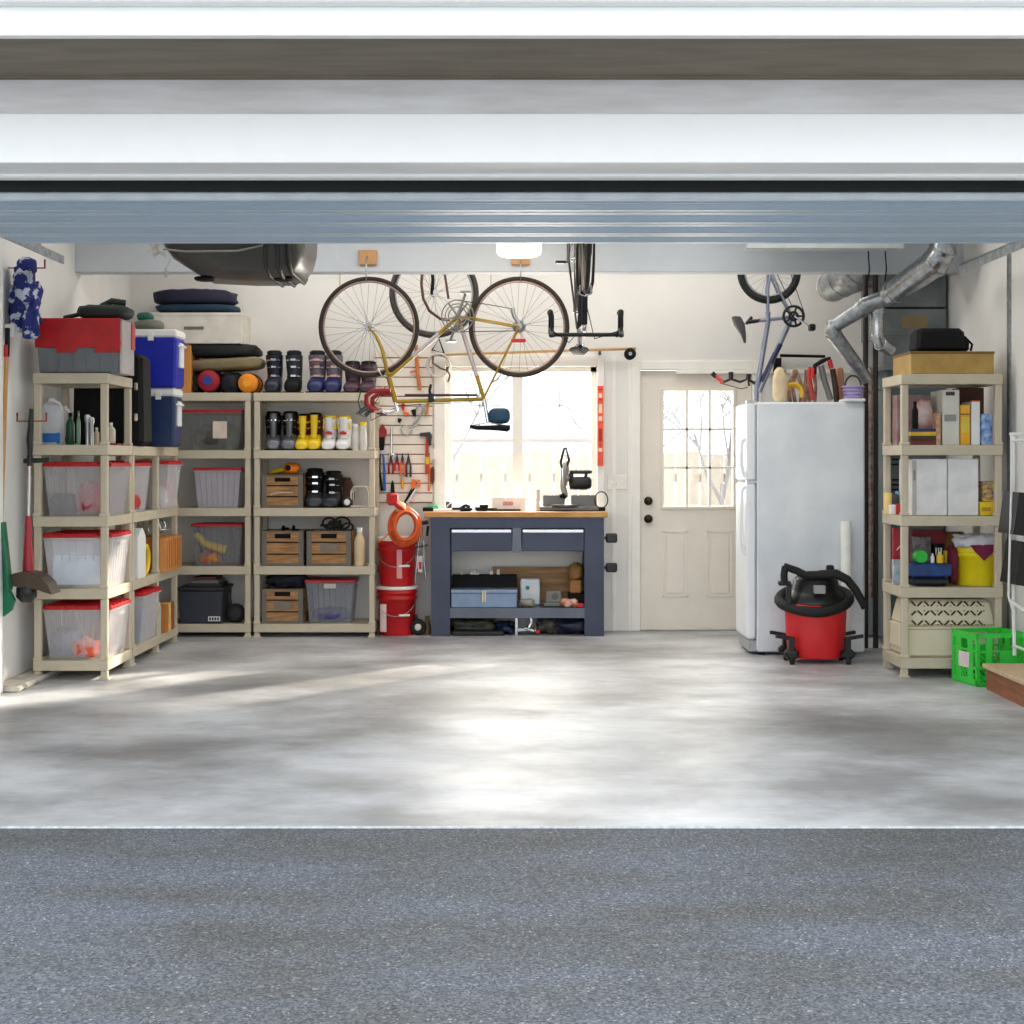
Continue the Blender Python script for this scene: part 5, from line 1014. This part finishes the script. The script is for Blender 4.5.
# things on top of the fridge
zf2 = zf+.001; s = F/(Yf+.2); yq = Yf+.2
def ft(px, dy=0): return (sx_(px, F/(yq+dy)), yq+dy, zf2)
o = MB().blob((0, 0, .12), (.1, .14, .24), .7, .08, 4, 51).build('cloth_bag', mat((216, 196, 160), .8, bump=.2)); o.location = ft(780); tag(o, 'cream cloth bag at the left end of the fridge top', 'bag')
m = MB(); m.torus((0, 0, .07), .065, .013, 'y', 26, 7, a0=-.5, a1=PI+.5); m.torus((.01, .03, .065), .055, .012, 'y', 26, 7, a0=-.3, a1=PI+.6); o = m.build('yellow_hose', mat((224, 176, 30), .45)); o.location = ft(793); tag(o, 'short curl of yellow hose standing on the fridge', 'hose')
r = thing('handsaw', 'red framed saw leaning on the fridge top right of the yellow hose', 'saw', ft(813)); MB().tube([(0, 0, .02), (-.03, 0, .2), (-.02, .0, .25)], .016, 6).build('saw_frame', mat((186, 60, 50), .5), r)
r = thing('bow_saw', 'grey bladed saw with a red and black handle standing on the fridge', 'saw', ft(825, -.03)); MB().tube([(.04, 0, .02), (.0, 0, .14), (-.03, 0, .26)], .022, 6).build('blade', mat((120, 118, 114), .4, .5), r); MB().tube([(-.075, 0, .2), (-.07, 0, .26), (-.02, 0, .29), (.03, 0, .31), (.035, 0, .26)], .016, 8).build('handle', BLACK, r); MB().tube([(.03, 0, .3), (.045, 0, .24)], .018, 8).build('red_grip', RED, r); MB().tube([(-.08, 0, .24), (-.085, 0, .17)], .016, 8).build('red_grip', RED, r)
o = MB().tube([(.02, 0, .01), (.01, 0, .1), (-.01, 0, .24)], .022, 6, flat=.5).build('dark_saw', mat((60, 34, 26), .5)); o.location = ft(834, .02); tag(o, 'dark brown saw blade guard right of the grey bladed saw', 'guard')
o = MB().b2(-.03, .03, -.05, .05, 0, .25, .01, top=.8).build('paper_roll', mat((168, 116, 84), .7)); o.location = ft(839, .09); tag(o, 'brown paper bundle left of the lavender basket', 'bundle')
r = thing('basket', 'lavender woven basket with an arched handle at the right end of the fridge', 'basket', ft(853)); m = MB(); m.lathe([(.055, 0), (.075, .12), (.07, .12), (.05, .01)], seg=20)
for k in range(5): m.torus((0, 0, .015+k*.024), .06+k*.004, .006, 'z', 20, 5)
m.build('basket_body', mat((176, 160, 206), .7), r); MB().torus((0, 0, .12), .055, .007, 'y', 20, 6, a0=0, a1=PI, sq=1.3).build('handle', mat((70, 50, 46), .6), r)
m = MB(); m.b2(-.07, .07, -.1, .1, 0, .022, .006); o = m.build('box_lid', WHITE); o.location = ft(852, -.14); tag(o, 'white flat lid lying in front of the lavender basket', 'lid')
m = MB(); rnd = random.Random(9)
for k in range(7): x = -.1+k*.034; m.tube([(x, 0, 0), (x+rnd.uniform(-.02, .02), .01, .12), (x+rnd.uniform(-.04, .04), 0, .24)], .014, 5)
o = m.build('dried_stems', mat((170, 140, 120), .8, c2=(120, 84, 70), scale=20)); o.location = ft(800, .12); tag(o, 'brown dried plant stems behind the yellow hose', 'plant', kind='stuff')
flat('hanging_bag', 'black cloth bag hanging on the back wall above the fridge', 'bag', [('poly', [(775, 358), (781, 358), (781, 376), (777, 392), (774, 392), (773, 372)], 5, BLACK, 'b')], yw-.05)
flat('wall_bar', 'black bar fixed on the back wall above the fridge', 'bar', [('tube', [(780, 355.5), (825, 356.5)], 3, BLACK, 'b')], yw-.05)
for (x_, y_, z_, l) in ((.437, 8.565, 2.985, 'steel ceiling hook holding the front wheel of the black bicycle'), (.437, 9.585, 2.985, 'steel ceiling hook holding the rear wheel of the black bicycle'), (sx_(769, 134.4), F/134.4, 2.955, 'steel ceiling hook holding the small bicycle wheel'), (sx_(434, 134.), F/134., 2.9, 'steel ceiling hook holding the wheel behind the gold bicycle')):
    o = MB().tube([(0, 0, 0), (0, 0, z_-ZC+.03), (.0, .02, z_-ZC)], .005, 6).build('ceiling_hook', STEEL); o.location = (x_, y_, ZC); tag(o, l, 'hook')
# ================================================================ furnace, ducts and pipes
sp = 141.
x0 = sx_(884, sp); Yp = F/sp
GD = mat((136, 142, 144), .5, .4, c2=(116, 122, 124), scale=6)
r = thing('furnace', 'grey sheet metal furnace and plenum in the back right corner', 'furnace', (2.64, Yp, 0))
def zz(py): return sz_(py, sp)
m = MB(); m.b2(0, XR-2.66, 0, .6, zz(370), zz(336), .0).b2(-.02, XR-2.66, -.01, .6, zz(336), zz(308)-.006, .004).b2(-.02, XR-2.66, 0, .6, zz(308)+.006, ZC-.25, .004).build('plenum', GD, r)
MB().b2(0.0, XR-2.665, .02, .58, zz(310), zz(306)).build('seam', BLACK, r)
MB().b2(.12, .3, -.014, -.008, zz(328), zz(316)).build('rust_patch', mat((150, 128, 92), .7), r)
m = MB(); m.b2(.03, XR-2.67, .03, .56, .06, zz(370)).build('cabinet', mat((92, 104, 108), .5, .3), r)
m = MB()
for k in range(5): m.b2(.06, .12, .02, .03, 1.3+k*.035, 1.312+k*.035)
for k in range(5): m.b2(.06, .12, .02, .03, 1.05+k*.035, 1.062+k*.035)
m.b2(.05, .12, .02, .03, .9, .98); m.build('louvres', BLACK, r)
def pipe(name, label, cat, pts, rad, mt, ss, seams=True, rads=None, parts=None):
    o0 = P(pts[0][0], pts[0][1], ss[0]); q = [P(p[0], p[1], s_)-o0 for p, s_ in zip(pts, ss)]
    r = thing(name, label, cat, o0); MB().tube(q, rad, 20, radii=rads).build('pipe', mt, r)
    if seams:
        m = MB()
        for i in range(1, len(q)-1):
            d = (q[i+1]-q[i]).normalized()*.012; rr = (rads[i] if rads else rad)+.005; m = MB(); m.tube([q[i]-d, q[i]+d], rr, 20); m.build('joint_band', mt, r)
    return r
GL = mat((200, 203, 205), .25, .9, c2=(160, 164, 168), scale=18)
pipe('flue_pipe', 'shiny silver flue pipe slanting down from the ceiling at the right', 'pipe', [(946, 225), (943, 249), (935, 263), (893, 293), (889, 296)], .075, GL, [152, 152, 151, 147, 146.5], rads=[.09, .09, .095, .08, .075])
pipe('vent_pipe', 'thinner grey pipe bending back at an elbow above the fridge', 'pipe', [(892, 296), (866, 305), (862, 309), (834, 326), (831, 330), (834, 334), (858, 368), (866, 380)], .05, GALV, [146, 145.2, 145, 143, 143, 143, 141, 140.5], rads=[.056, .056, .056, .05, .05, .05, .05, .05])
pipe('vertical_duct', 'short upright silver duct with an elbow beside the dark pipes', 'pipe', [(884, 300), (878, 306), (877, 312), (877, 336), (881, 344), (890, 350)], .045, GL, [145, 145, 145, 145, 145, 144])
pipe('round_duct', 'large round silver duct hanging under the ceiling above the fridge', 'duct', [(832, 286), (842, 281), (856, 272), (866, 262)], .125, GALV, [134, 135.5, 137.5, 138.5], rads=[.115, .12, .15, .15])
m = MB(); c = P(832, 286, 134); m.torus((0, -.02, 0), .115, .008, 'y', 28, 6); m.build('duct_ring', mat((206, 200, 186), .5), None).location = (0, 0, -50) if 0 else c
bpy.data.objects['duct_ring']['label'] = 'cream ring flange on the end of the large round duct'; bpy.data.objects['duct_ring']['category'] = 'flange'
lab = {865: 'left one of the two dark upright pipes right of the fridge', 874.5: 'right one of the two dark upright pipes right of the fridge'}
for px in (865.5, 875.5):
    c = P(px, 461, 140.5); o = MB().tube([(0, 0, 0), (0, 0, ZC)], .019, 10).build('dark_pipe', mat((46, 36, 32), .5)); o.location = (c.x+(.0), c.y, 0); tag(o, lab[865 if px < 870 else 874.5], 'pipe')
c = P(871, 461, 139.3); m = MB(); rnd = random.Random(3)
pts = [(rnd.uniform(-.003, .003), rnd.uniform(-.003, .003), .35+k*.05) for k in range(34)]; m.tube(pts, .03, 10, radii=[.028+rnd.uniform(-.003, .004) for k in range(34)]); o = m.build('foil_pipe', mat((224, 206, 200), .35, .7, c2=(180, 150, 146), scale=30, bump=.4)); o.location = (c.x-.005, c.y+.02, 0); tag(o, 'foil wrapped upright pipe between the two dark pipes', 'pipe')
r = thing('water_heater', 'grey blue water heater standing in the gap behind the dark pipes', 'water heater', (2.83, 11.08, 0)); MB().lathe([(.2, .02), (.21, .06), (.21, 1.42), (.18, 1.47)], seg=32).build('tank', mat((120, 134, 150), .4, .2), r); MB().lathe([(.06, 1.47), (.04, 1.53), (.04, 1.7)], seg=16).build('vent', GALV, r); MB().lathe([(.215, .5), (.215, .53)], seg=32).build('band', BLACK, r)
for px, l in ((868, 'left black wire hanging down the front of the beam'), (885, 'right black wire hanging down the front of the beam')):
    c = P(px, 240, 147.5); o = MB().tube([(0, 0, ZC-c.z), (.0, 0, -.05), (.01, 0, -.2), (0, 0, -.28)], .005, 5).build('black_wire', BLACK); o.location = c; tag(o, l, 'wire')
# cable loop right of the pipes
c = P(884, 378, 139); o = MB().torus((0, 0, 0), .075, .004, 'y', 24, 5, sq=1.3).build('cable_loop', mat((216, 206, 190), .5)); o.location = c; tag(o, 'thin loop of pale cable left of the right shelf top', 'cable')
# ================================================================ right shelving contents
LEV = LEVF
yr = YR+.015
def rb(px0, px1, py0, lev, dy=0.05, D=.3): s = F/(yr+dy); return sx_(px0, s), sx_(px1, s), yr+dy, yr+dy+D, LEV[lev], sz_(py0, s)
def rbox(name, label, cat, px0, px1, py0, lev, mt, dy=0.05, D=.3, bev=.003, deco=None):
    x0, x1, y0, y1, z0, z1 = rb(px0, px1, py0, lev, dy, D); cx = (x0+x1)/2
    if deco is None: o = MB().b2(x0-cx, x1-cx, 0, D, 0, z1-z0, bev).build(name, mt); o.location = (cx, y0, z0+.001); return tag(o, label, cat)
    r = thing(name, label, cat, (cx, y0, z0+.001)); MB().b2(x0-cx, x1-cx, 0, D, 0, z1-z0, bev).build('box_body', mt, r); deco(r, x0-cx, x1-cx, z1-z0); return r
TAN = mat((186, 152, 84), .6, c2=(170, 134, 70))
rbox('flat_box', 'wide yellow tan flat box on top of the right shelving unit', 'box', 911, 994, 352, 0, TAN, .0, .42, .003, lambda r, a, b, h: MB().b2(a-.004, b+.004, -.004, .424, h-.012, h+.003, .003).build('lid_edge', mat((120, 92, 44), .6), r))
r = thing('camera_bag', 'black padded bag lying on the yellow tan flat box', 'bag', (sx_(949, F/yr), yr+.2, sz_(352, F/yr)+.008)); MB().b2(-.17, .14, -.1, .1, 0, .15, .025, top=.95).build('bag_body', BLACK, r); MB().tube([(.14, -.05, .1), (.19, -.05, .05), (.18, -.05, .01)], .008, 6).build('strap', BLACK, r); MB().b2(.13, .17, -.06, .06, .01, .09, .01).build('side_pocket', BLACK, r)
def ring_deco(r, a, b, h):
    MB().b2(a+.012, b-.02, -.003, 0, h*.43, h*.55).build('printed_mark', mat((150, 150, 146), .5), r); MB().b2(a+.02, b-.03, -.004, 0, h-.035, h-.012, .001).build('dark_emblem', mat((60, 54, 40), .5), r)
rbox('storage_box', 'tall white box with a printed mark on the second right shelf', 'box', 942.5, 959.5, 390, 1, mat((216, 214, 204), .5), .05, .26, .003, ring_deco)
rbox('carton', 'yellow and orange slim carton right of the tall white box', 'carton', 960.5, 970, 405, 1, mat((240, 176, 40), .5), .05, .2, .002, lambda r, a, b, h: (MB().b2(a+.004, b-.004, -.002, 0, h*.3, h*.7).build('print_band', mat((224, 200, 70), .5), r), MB().b2(a, b, -.003, 0, h*.75, h*.78).build('brown_line', mat((130, 80, 40), .5), r)))
rbox('carton', 'slim white carton with an orange top edge on the second right shelf', 'carton', 971.5, 980, 401, 1, WHITE, .05, .2, .002, lambda r, a, b, h: MB().b2(a, b, -.002, .2, h-.006, h+.002).build('orange_edge', ORG, r))
rbox('carton', 'blue carton with white cloud marks at the right of the second shelf', 'carton', 981.5, 992.5, 414, 1, mat((40, 110, 200), .5, c2=(190, 214, 240), scale=24), .05, .2)
rbox('slim_book', 'thin brown book left of the tall white box', 'book', 936.5, 941, 413, 1, mat((168, 120, 80), .6, c2=(214, 180, 150), scale=30), .05, .2)
o = MB().blob((0, 0, .085), (.1, .12, .2), .7, .08, 4, 61).build('plastic_bag', mat((206, 150, 146), .4, c2=(226, 206, 200), scale=12, bump=.3)); o.location = (sx_(926, F/(yr+.15)), yr+.2, LEV[1]+.1); tag(o, 'pink and white plastic bag standing on the magazines', 'bag')
for k, (c, h) in enumerate((((110, 40, 30), .03), ((60, 50, 40), .025), ((220, 180, 50), .025), ((30, 50, 90), .018))):
    z0 = sum((.03, .025, .025, .018)[:k])+.001*k; o = MB().b2(-.085, .085, -.1, .1, 0, h, .002).build('magazine', mat(c, .5)); o.location = (sx_(922.5, F/(yr+.1)), yr+.16, LEV[1]+.001+z0); tag(o, ('dark red', 'dark brown', 'yellow', 'navy')[k]+' magazine in the stack at the left of the second right shelf', 'magazine')
bottle('black bottle with a round cap left of the pink plastic bag', 915, F/(yr+.12), LEV[1]+.1, .02, .17, BLACK, capm=BLACK)
MBk = mat((110, 56, 44), .7, c2=(72, 40, 34), scale=5)
rbox('brown_box', 'dark red brown box at the back right of the second right shelf', 'box', 958, 984, 388, 1, MBk, .26, .13)
rbox('patterned_box', 'grey pink printed box at the back left of the second right shelf', 'box', 897, 931, 395, 1, mat((176, 156, 154), .6, c2=(150, 110, 112), scale=10), .3, .12)
rbox('drawer_box', 'left one of the two big white boxes on the third right shelf', 'box', 912, 947, 459, 2, mat((236, 236, 236), .45), .05, .3, .003, lambda r, a, b, h: (MB().b2(a+.002, a+.028, -.003, 0, .004, h-.01, .001).build('grey_spine', mat((196, 190, 186), .5), r), MB().b2(a+.008, a+.02, -.005, -.003, h*.62, h*.8).build('print', mat((150, 140, 140), .5), r)))
rbox('drawer_box', 'right one of the two big white boxes on the third right shelf', 'box', 948, 978.5, 459, 2, mat((236, 236, 236), .45), .05, .3)
rbox('carton', 'yellow carton at the right end of the third shelf', 'carton', 980, 994, 502, 2, mat((238, 206, 40), .5), .05, .15, .002, lambda r, a, b, h: MB().b2(a+.01, b-.02, -.002, 0, h*.3, h*.6).build('print', mat((190, 150, 30), .5), r))
o = rbox('carton', 'purple and yellow carton standing on the yellow one', 'carton', 983, 995, 481, 2, mat((90, 60, 130), .5, c2=(234, 200, 60), scale=26), .05, .15); z2 = sz_(502, F/(yr+.05)); o.location.z = z2+.003; o.scale.z = (sz_(481, F/(yr+.05))-z2-.004)/(sz_(481, F/(yr+.05))-LEV[2])
for px, c, h, l in ((888.5, (232, 200, 120), .13, 'cream slim tin, leftmost on the third right shelf'), (895, (56, 56, 60), .12, 'dark grey can behind the left post of the third right shelf'), (900.5, (100, 150, 180), .14, 'light blue can behind the left post of the third right shelf')):
    o = MB().lathe([(.026, 0), (.026, h), (.02, h+.004)], seg=16).build('can', mat(c, .4)); o.location = (sx_(px, F/(yr+.33)), yr+.34+(.02 if px > 899 else 0), LEV[2]+.001); tag(o, l, 'can')
rbox('red_tin', 'small red tin in front of the light blue can', 'tin', 897, 903.5, 504, 2, RED, .2, .05)
rbox('white_tin', 'small white tin left of the small red tin', 'tin', 890.5, 896, 505, 2, WHITE, .22, .05)
# fourth shelf
BK = LEV[3]
r = bucket('yellow bucket stuffed with white rags on the fourth right shelf', 975.5, yr+.2, BK, .13, .245, mat((240, 218, 20), .4), lid=False)
for o in list(r.children):
    if o.name.startswith(('grip', 'wire_handle')): bpy.data.objects.remove(o)
cx, cy = r.location.x, r.location.y
o = MB().blob((0, 0, 0), (.27, .24, .1), .8, .16, 5, 71).build('white_rags', mat((228, 226, 234), .9, bump=.2)); o.location = (cx, cy, BK+.27); tag(o, 'heap of white rags spilling out of the yellow bucket', 'rags')
o = MB().prism([(-.085, .03), (.085, .035), (.05, -.02), (-.0, -.065), (-.055, -.01)], -.012, .0, 'y').build('maroon_rag', mat((120, 24, 66), .8)); o.location = (cx+.01, cy-.128, BK+.225); tag(o, 'maroon rag hanging over the front of the yellow bucket', 'rag')
o = MB().blob((0, 0, .12), (.06, .14, .24), .6, .06, 4, 72).build('maroon_cloth', mat((112, 24, 50), .8)); o.location = (sx_(954, F/(yr+.15)), yr+.2, BK+.001); tag(o, 'maroon cloth squeezed left of the yellow bucket', 'cloth')
r = thing('caddy', 'dark blue bin of cleaning bottles on the fourth right shelf', 'caddy', (sx_(931.5, F/(yr+.06)), yr+.16, BK+.001)); MB().b2(-.112, .112, -.1, .1, 0, .06, .02).build('base', mat((22, 26, 40), .5), r); MB().b2(-.125, .125, -.105, .105, .06, .14, .01, top=1.03).build('bin', mat((34, 74, 140), .5, c2=(24, 46, 92), scale=12), r)
zb4 = BK+.142
r = thing('spray_can', 'green round capped container in the blue bin', 'container', (sx_(922, F/(yr+.08)), yr+.12, zb4+.04)); MB().lathe([(.038, -.03), (.042, -.02), (.042, .03), (.03, .04)], (0, 0, 0), 20, 'y').build('container_body', mat((40, 190, 60), .4), r)
bottle('yellow bottle with a white cap in the blue bin', 940, F/(yr+.1), zb4, .022, .07, YELLOW, band=mat((230, 190, 60), .5))
bottle('small white capped bottle next to the green container', 932.5, F/(yr+.1), zb4, .012, .06, WHITE)
rbox('yellow_box', 'yellow square box behind the blue bin at the left of the maroon cloth', 'box', 945, 953, 551, 3, YELLOW, .2, .04)
rbox('picture_box', 'black box with white writing marks behind the blue bin', 'box', 933.5, 944, 544, 3, BLACK, .28, .05, .002, lambda r, a, b, h: [MB().b2(a+.012+k*.016, a+.02+k*.016, -.002, 0, h*.72, h*.9).build('white_stroke', WHITE, r) for k in range(3)])
rbox('red_box', 'dark red box along the back of the fourth right shelf', 'box', 912, 945, 530, 3, mat((130, 32, 44), .6), .36, .06)
rbox('photo_box', 'grey patterned box in front of the dark red box', 'box', 913, 931, 537, 3, mat((150, 140, 140), .6, c2=(80, 76, 80), scale=18), .3, .05)
rbox('brown_red_box', 'brown red box at the back behind the maroon cloth', 'box', 947, 964, 532, 3, mat((120, 44, 36), .6, c2=(150, 120, 40), scale=7), .37, .05)
rbox('red_book', 'red book with a white line seen left of the front post', 'book', 893.5, 907, 528, 3, mat((170, 40, 56), .5), .3, .04, .002, lambda r, a, b, h: MB().tube([(a+.02, -.002, h*.6), (b-.02, -.002, h*.75)], .003, 4).build('white_line', WHITE, r))
rbox('foil_box', 'pale silver box in front of the red book', 'box', 893.5, 904.5, 560, 3, mat((196, 206, 214), .35, c2=(150, 164, 176), scale=20), .2, .05)
# pet carrier on bottom shelf
CR = mat((226, 214, 188), .5, var=.02)
x0, x1, y0, y1, z0, z1 = rb(905, 997, 600, 4, .05, .34); cx = (x0+x1)/2; W = x1-x0; H = z1-z0
r = thing('pet_carrier', 'cream vented pet carrier lying on the bottom right shelf', 'pet carrier', (cx, y0, z0+.001))
MB().b2(-W/2, W/2, 0, .34, 0, H*.5, .012).build('lower_shell', CR, r); MB().b2(-W/2, W/2, 0, .34, H*.52, H, .02, top=.9).build('upper_shell', CR, r); MB().b2(-W/2-.006, W/2+.006, -.008, .345, H*.49, H*.53, .004).build('rim', CR, r)
m = MB(); sl = (H*.48)
for row in range(3):
    for k in range(11):
        x = -W/2+.055+k*.041; z = H*.6+row*.058; yy = .009+(z-H*.52)/sl*.02-.012; d = 1 if (k+row) % 2 else -1
        m.tube([(x-.013, yy, z-d*.013), (x+.013, yy, z+d*.013)], .006, 5)
        m.bc((x+.025, yy, z+(.014 if row % 2 else -.014)), (.006, .01, .006))
m.build('vent_slots', mat((70, 64, 52), .8), r)
m = MB(); m.b2(-W/2-.02, -W/2, .06, .28, .05, .2, .008).build('carrier_door', CR, r)
# green milk crate
x0c, y0c = 2.735, 8.53; Wc, Dc, Hc = .33, .3, .31
r = thing('milk_crate', 'bright green plastic crate on the floor in front of the right shelving', 'crate', (x0c, y0c, .001), (0, 0, .2)); GR = mat((52, 206, 66), .4, var=.05)
m = MB()
for x in (0, Wc-.02):
    for y in (0, Dc-.02): m.b2(x, x+.02, y, y+.02, 0, Hc)
def lattice(m, a, b, z0, z1, ax, at, n=7):
    for k in range(n+1):
        for d in (1, -1):
            u0 = a+(b-a)*k/n; 
            w_ = z1-z0; u1 = u0+d*w_; 
            # clip to [a,b]
            t1 = 1
            if u1 > b: t1 = (b-u0)/(u1-u0)
            if u1 < a: t1 = (a-u0)/(u1-u0)
            if t1 <= .02: continue
            p0, p1 = (u0, z0), (u0+(u1-u0)*t1, z0+w_*t1)
            q = (lambda p: (p[0], at, p[1])) if ax == 'x' else (lambda p: (at, p[0], p[1]))
            m.tube([q(p0), q(p1)], .0035, 4)
for y in (.004, Dc-.004):
    for z in (0, .1, .2, Hc-.025): m.b2(0, Wc, y-.004, y+.004, z, z+(.025 if z > .25 or z == 0 else .01))
    m.b2(.06, .1, y-.003, y+.003, 0, Hc*.95).b2(Wc*.45, Wc*.75, y-.003, y+.003, .1, .21); m.b2(Wc-.09, Wc-.06, y-.003, y+.003, 0, Hc*.95)
    lattice(m, .02, Wc-.02, .01, .21, 'x', y, 8)
for x in (.004, Wc-.004):
    for z in (0, .1, .2, Hc-.04): m.b2(x-.004, x+.004, 0, Dc, z, z+(.04 if z > .25 or z == 0 else .012))
    m.b2(x-.003, x+.003, .05, .11, 0, Hc*.95).b2(x-.003, x+.003, Dc-.11, Dc-.05, 0, Hc*.95)
    lattice(m, .02, Dc-.02, .01, .21, 'y', x, 7)
m.b2(0, Wc, 0, Dc, 0, .006); m.build('crate_body', GR, r)
MB().b2(-.003, .0, .09, .21, .1, .19).build('paper_label', mat((226, 206, 210), .6), r)
# step stool hanging on the right wall
s = F/8.35
r = thing('step_stool', 'white framed folding step stool with black treads leaning on the right wall', 'step stool', (3.02, 8.72, 0)); q = lambda px, py, y=0: Vector((sx_(px, s)-3.0, y, sz_(py, s)))
m = MB()
m.tube([q(1008, 434), q(1008, 486), q(1005, 596), q(1010, 612)], .007, 6)
for y in (0, .2): m.tube([q(1022, 434, y), q(1022, 500, y), q(1022, 615, y), q(1023, 660, y)], .011, 6)
m.tube([q(1006, 434), q(1022, 434)], .009, 6); m.tube([q(1006, 600), q(1022, 612)], .011, 6)
for a in ((1022, 440), (1022, 650)): m.tube([q(*a, 0), q(*a, .2)], .009, 6)
m.build('frame', WHITE, r)
for a, b, c, d in ((1012, 492, 1006, 534), (1015, 541, 1008, 584)):
    m = MB(); A, B = q(a, b), q(c, d); X = q(1022, b).x-.0
    m.rings([[(A.x, -.06, A.z), (X, -.06, A.z-.005), (X-.01, -.06, B.z-.01), (B.x, -.06, B.z)], [(A.x, .2, A.z), (X, .2, A.z-.005), (X-.01, .2, B.z-.01), (B.x, .2, B.z)]]); m.build('tread', BPLAST, r)
r.location.y = 8.35
# ================================================================ left wall hangings
def hook(label, loc, w): m = MB(); m.tube([(-w, 0, .05), (-w, 0, 0), (w, 0, 0), (w, 0, .05)], .006, 6); o = m.build('wall_hook', mat((150, 40, 36), .45)); o.location = loc; return tag(o, label, 'hook')
s = 168.; c = P(23, 268, s)
hook('red wall hook holding the blue patterned garment', (c.x, c.y, c.z), .13)
m = MB(); m.blob((-.01, 0, -.2), (.17, .2, .38), .8, .2, 3, 81); m.blob((.05, -.06, -.33), (.09, .1, .2), .8, .2, 3, 83); m.blob((0, 0, .01), (.12, .12, .1), .8, .1, 3, 82); m.mi = 0
gm = mat((34, 46, 120), .75, c2=(206, 214, 232), scale=13, key='g'); 
for e, p in zip(gm.node_tree.nodes, [0]*99):
    if e.type == 'VALTORGB': e.color_ramp.elements[0].position = .44; e.color_ramp.elements[1].position = .48
r = thing('garment', 'blue and white patterned garment hanging on the left wall', 'garment', (c.x+.02, c.y, c.z)); m.build('cloth', gm, r)
MB().b2(-.1, -.04, -.09, -.07, -.42, -.34, .01).build('white_cuff', WHITE, r)
s = 172.; c = P(30, 421, s); hook('red brown wall hook holding the string trimmer', (c.x, c.y+.03, c.z), .085)
r = thing('string_trimmer', 'red and black string trimmer hanging upright on the left wall', 'string trimmer', P(30, 598, s)); q = lambda px, py, y=0: (P(px, py, s)-r.location)+Vector((0, y, 0))
MB().tube([q(31.5, 409), q(31, 425), q(30, 440), q(30, 458)], .016, 8, radii=[.014, .018, .022, .014]).build('rear_handle', BPLAST, r); MB().tube([q(24, 461), q(50, 460)], .014, 8).tube([q(30, 455), q(30, 466)], .018, 8).build('side_handle', BPLAST, r)
MB().tube([q(29.5, 462), q(28.5, 518)], .009, 8).build('shaft', mat((214, 208, 200), .3, .5), r); MB().tube([q(28.5, 516), q(28, 545), q(28.5, 573)], .03, 10, radii=[.015, .024, .034]).build('motor_housing', mat((166, 30, 44), .4), r)
m = MB(); g = [(12, 580), (14, 575), (20, 572), (29, 570.5), (38, 572), (46, 576), (52, 582), (55, 588), (57, 593), (50, 591), (42, 588), (32, 587), (20, 585), (14, 583)]; v = [q(*p) for p in g]; m.prism([(a.x, a.z) for a in v], -.1, .07, 'y'); m.build('guard', mat((70, 54, 38), .5), r)
MB().lathe([(.045, 0), (.058, -.02), (.058, -.07), (.03, -.1)], q(29.5, 584)+Vector((0, -.05, 0)), 20).build('line_head', BPLAST, r)
s = 174.
r = thing('snow_pusher', 'green bladed scoop with a long wooden handle hanging on the left wall', 'scoop', P(4, 617, s)); q = lambda px, py, y=0: (P(px, py, s)-r.location)+Vector((0, y, 0))
MB().tube([q(7, 345), q(1, 524)], .013, 8).build('handle', mat((200, 146, 88), .5), r); MB().tube([q(7.5, 328), q(7, 356)], .015, 8).build('grip', BLACK, r); MB().tube([q(6.6, 345), q(6.5, 357)], .0165, 8).build('red_band', RED, r)
m = MB(); A = [(-6, 520), (3, 522), (10, 590), (15, 600), (12, 610), (3, 617), (-8, 617)]; v = [q(*p) for p in A]; m.prism([(a.x, a.z) for a in v], -.02, .02, 'y'); v = [q(*p) for p in ((3, 522), (5, 522), (12, 588), (10, 592))]; m.prism([(a.x, a.z) for a in v], -.05, .02, 'y'); m.build('blade', mat((14, 108, 74), .4), r)
# ================================================================ group look-alike pairs
GROUPS = {'storage_tote': 'clear red lidded totes on the left shelving', 'shelving_unit': 'beige plastic shelving units', 'wooden_crate': 'wooden crates on the back shelving', 'ski_boot': 'ski boots on the back shelving', 'snow_boot': 'purple snow boots', 'bucket': 'buckets', 'pliers': 'pliers on the slatted wall', 'c_clamp': 'clamps on the slatted wall', 'file_box': 'cardboard file boxes', 'book': 'books on the left shelving', 'magazine': 'magazines on the right shelving', 'cooler': 'stacked coolers', 'bike_hook': 'bicycle hooks', 'wooden_block': 'wooden blocks on the beam', 'ceiling_hook': 'ceiling hooks', 'bicycle': 'hanging bicycles', 'drawer_box': 'big white boxes on the right shelving', 'carton': 'cartons on the right shelving', 'can': 'cans on the right shelving', 'dark_pipe': 'dark upright pipes', 'black_wire': 'wires on the beam', 'side_hook': 'padded hooks on the workbench', 'bare_tree': 'bare trees in the back yard', 'door_track': 'garage door tracks', 'flashlight': 'flashlights', 'wall_hook': 'hooks on the left wall', 'tool_pile': 'tools under the workbench', 'bundled_cloth': 'cloth bundles inside the totes'}
for o in COL.objects:
    if o.parent is None and 'label' in o and o.get('kind') != 'stuff':
        g = GROUPS.get(o.name.split('.')[0])
        if g: o['group'] = g
for o in COL.objects:
    if o.name.startswith('carton') and 'white carton standing at the front' in o.get('label', ''): del o['group']
    if o.name.startswith('bucket') and 'yellow' in o.get('label', ''): del o['group']
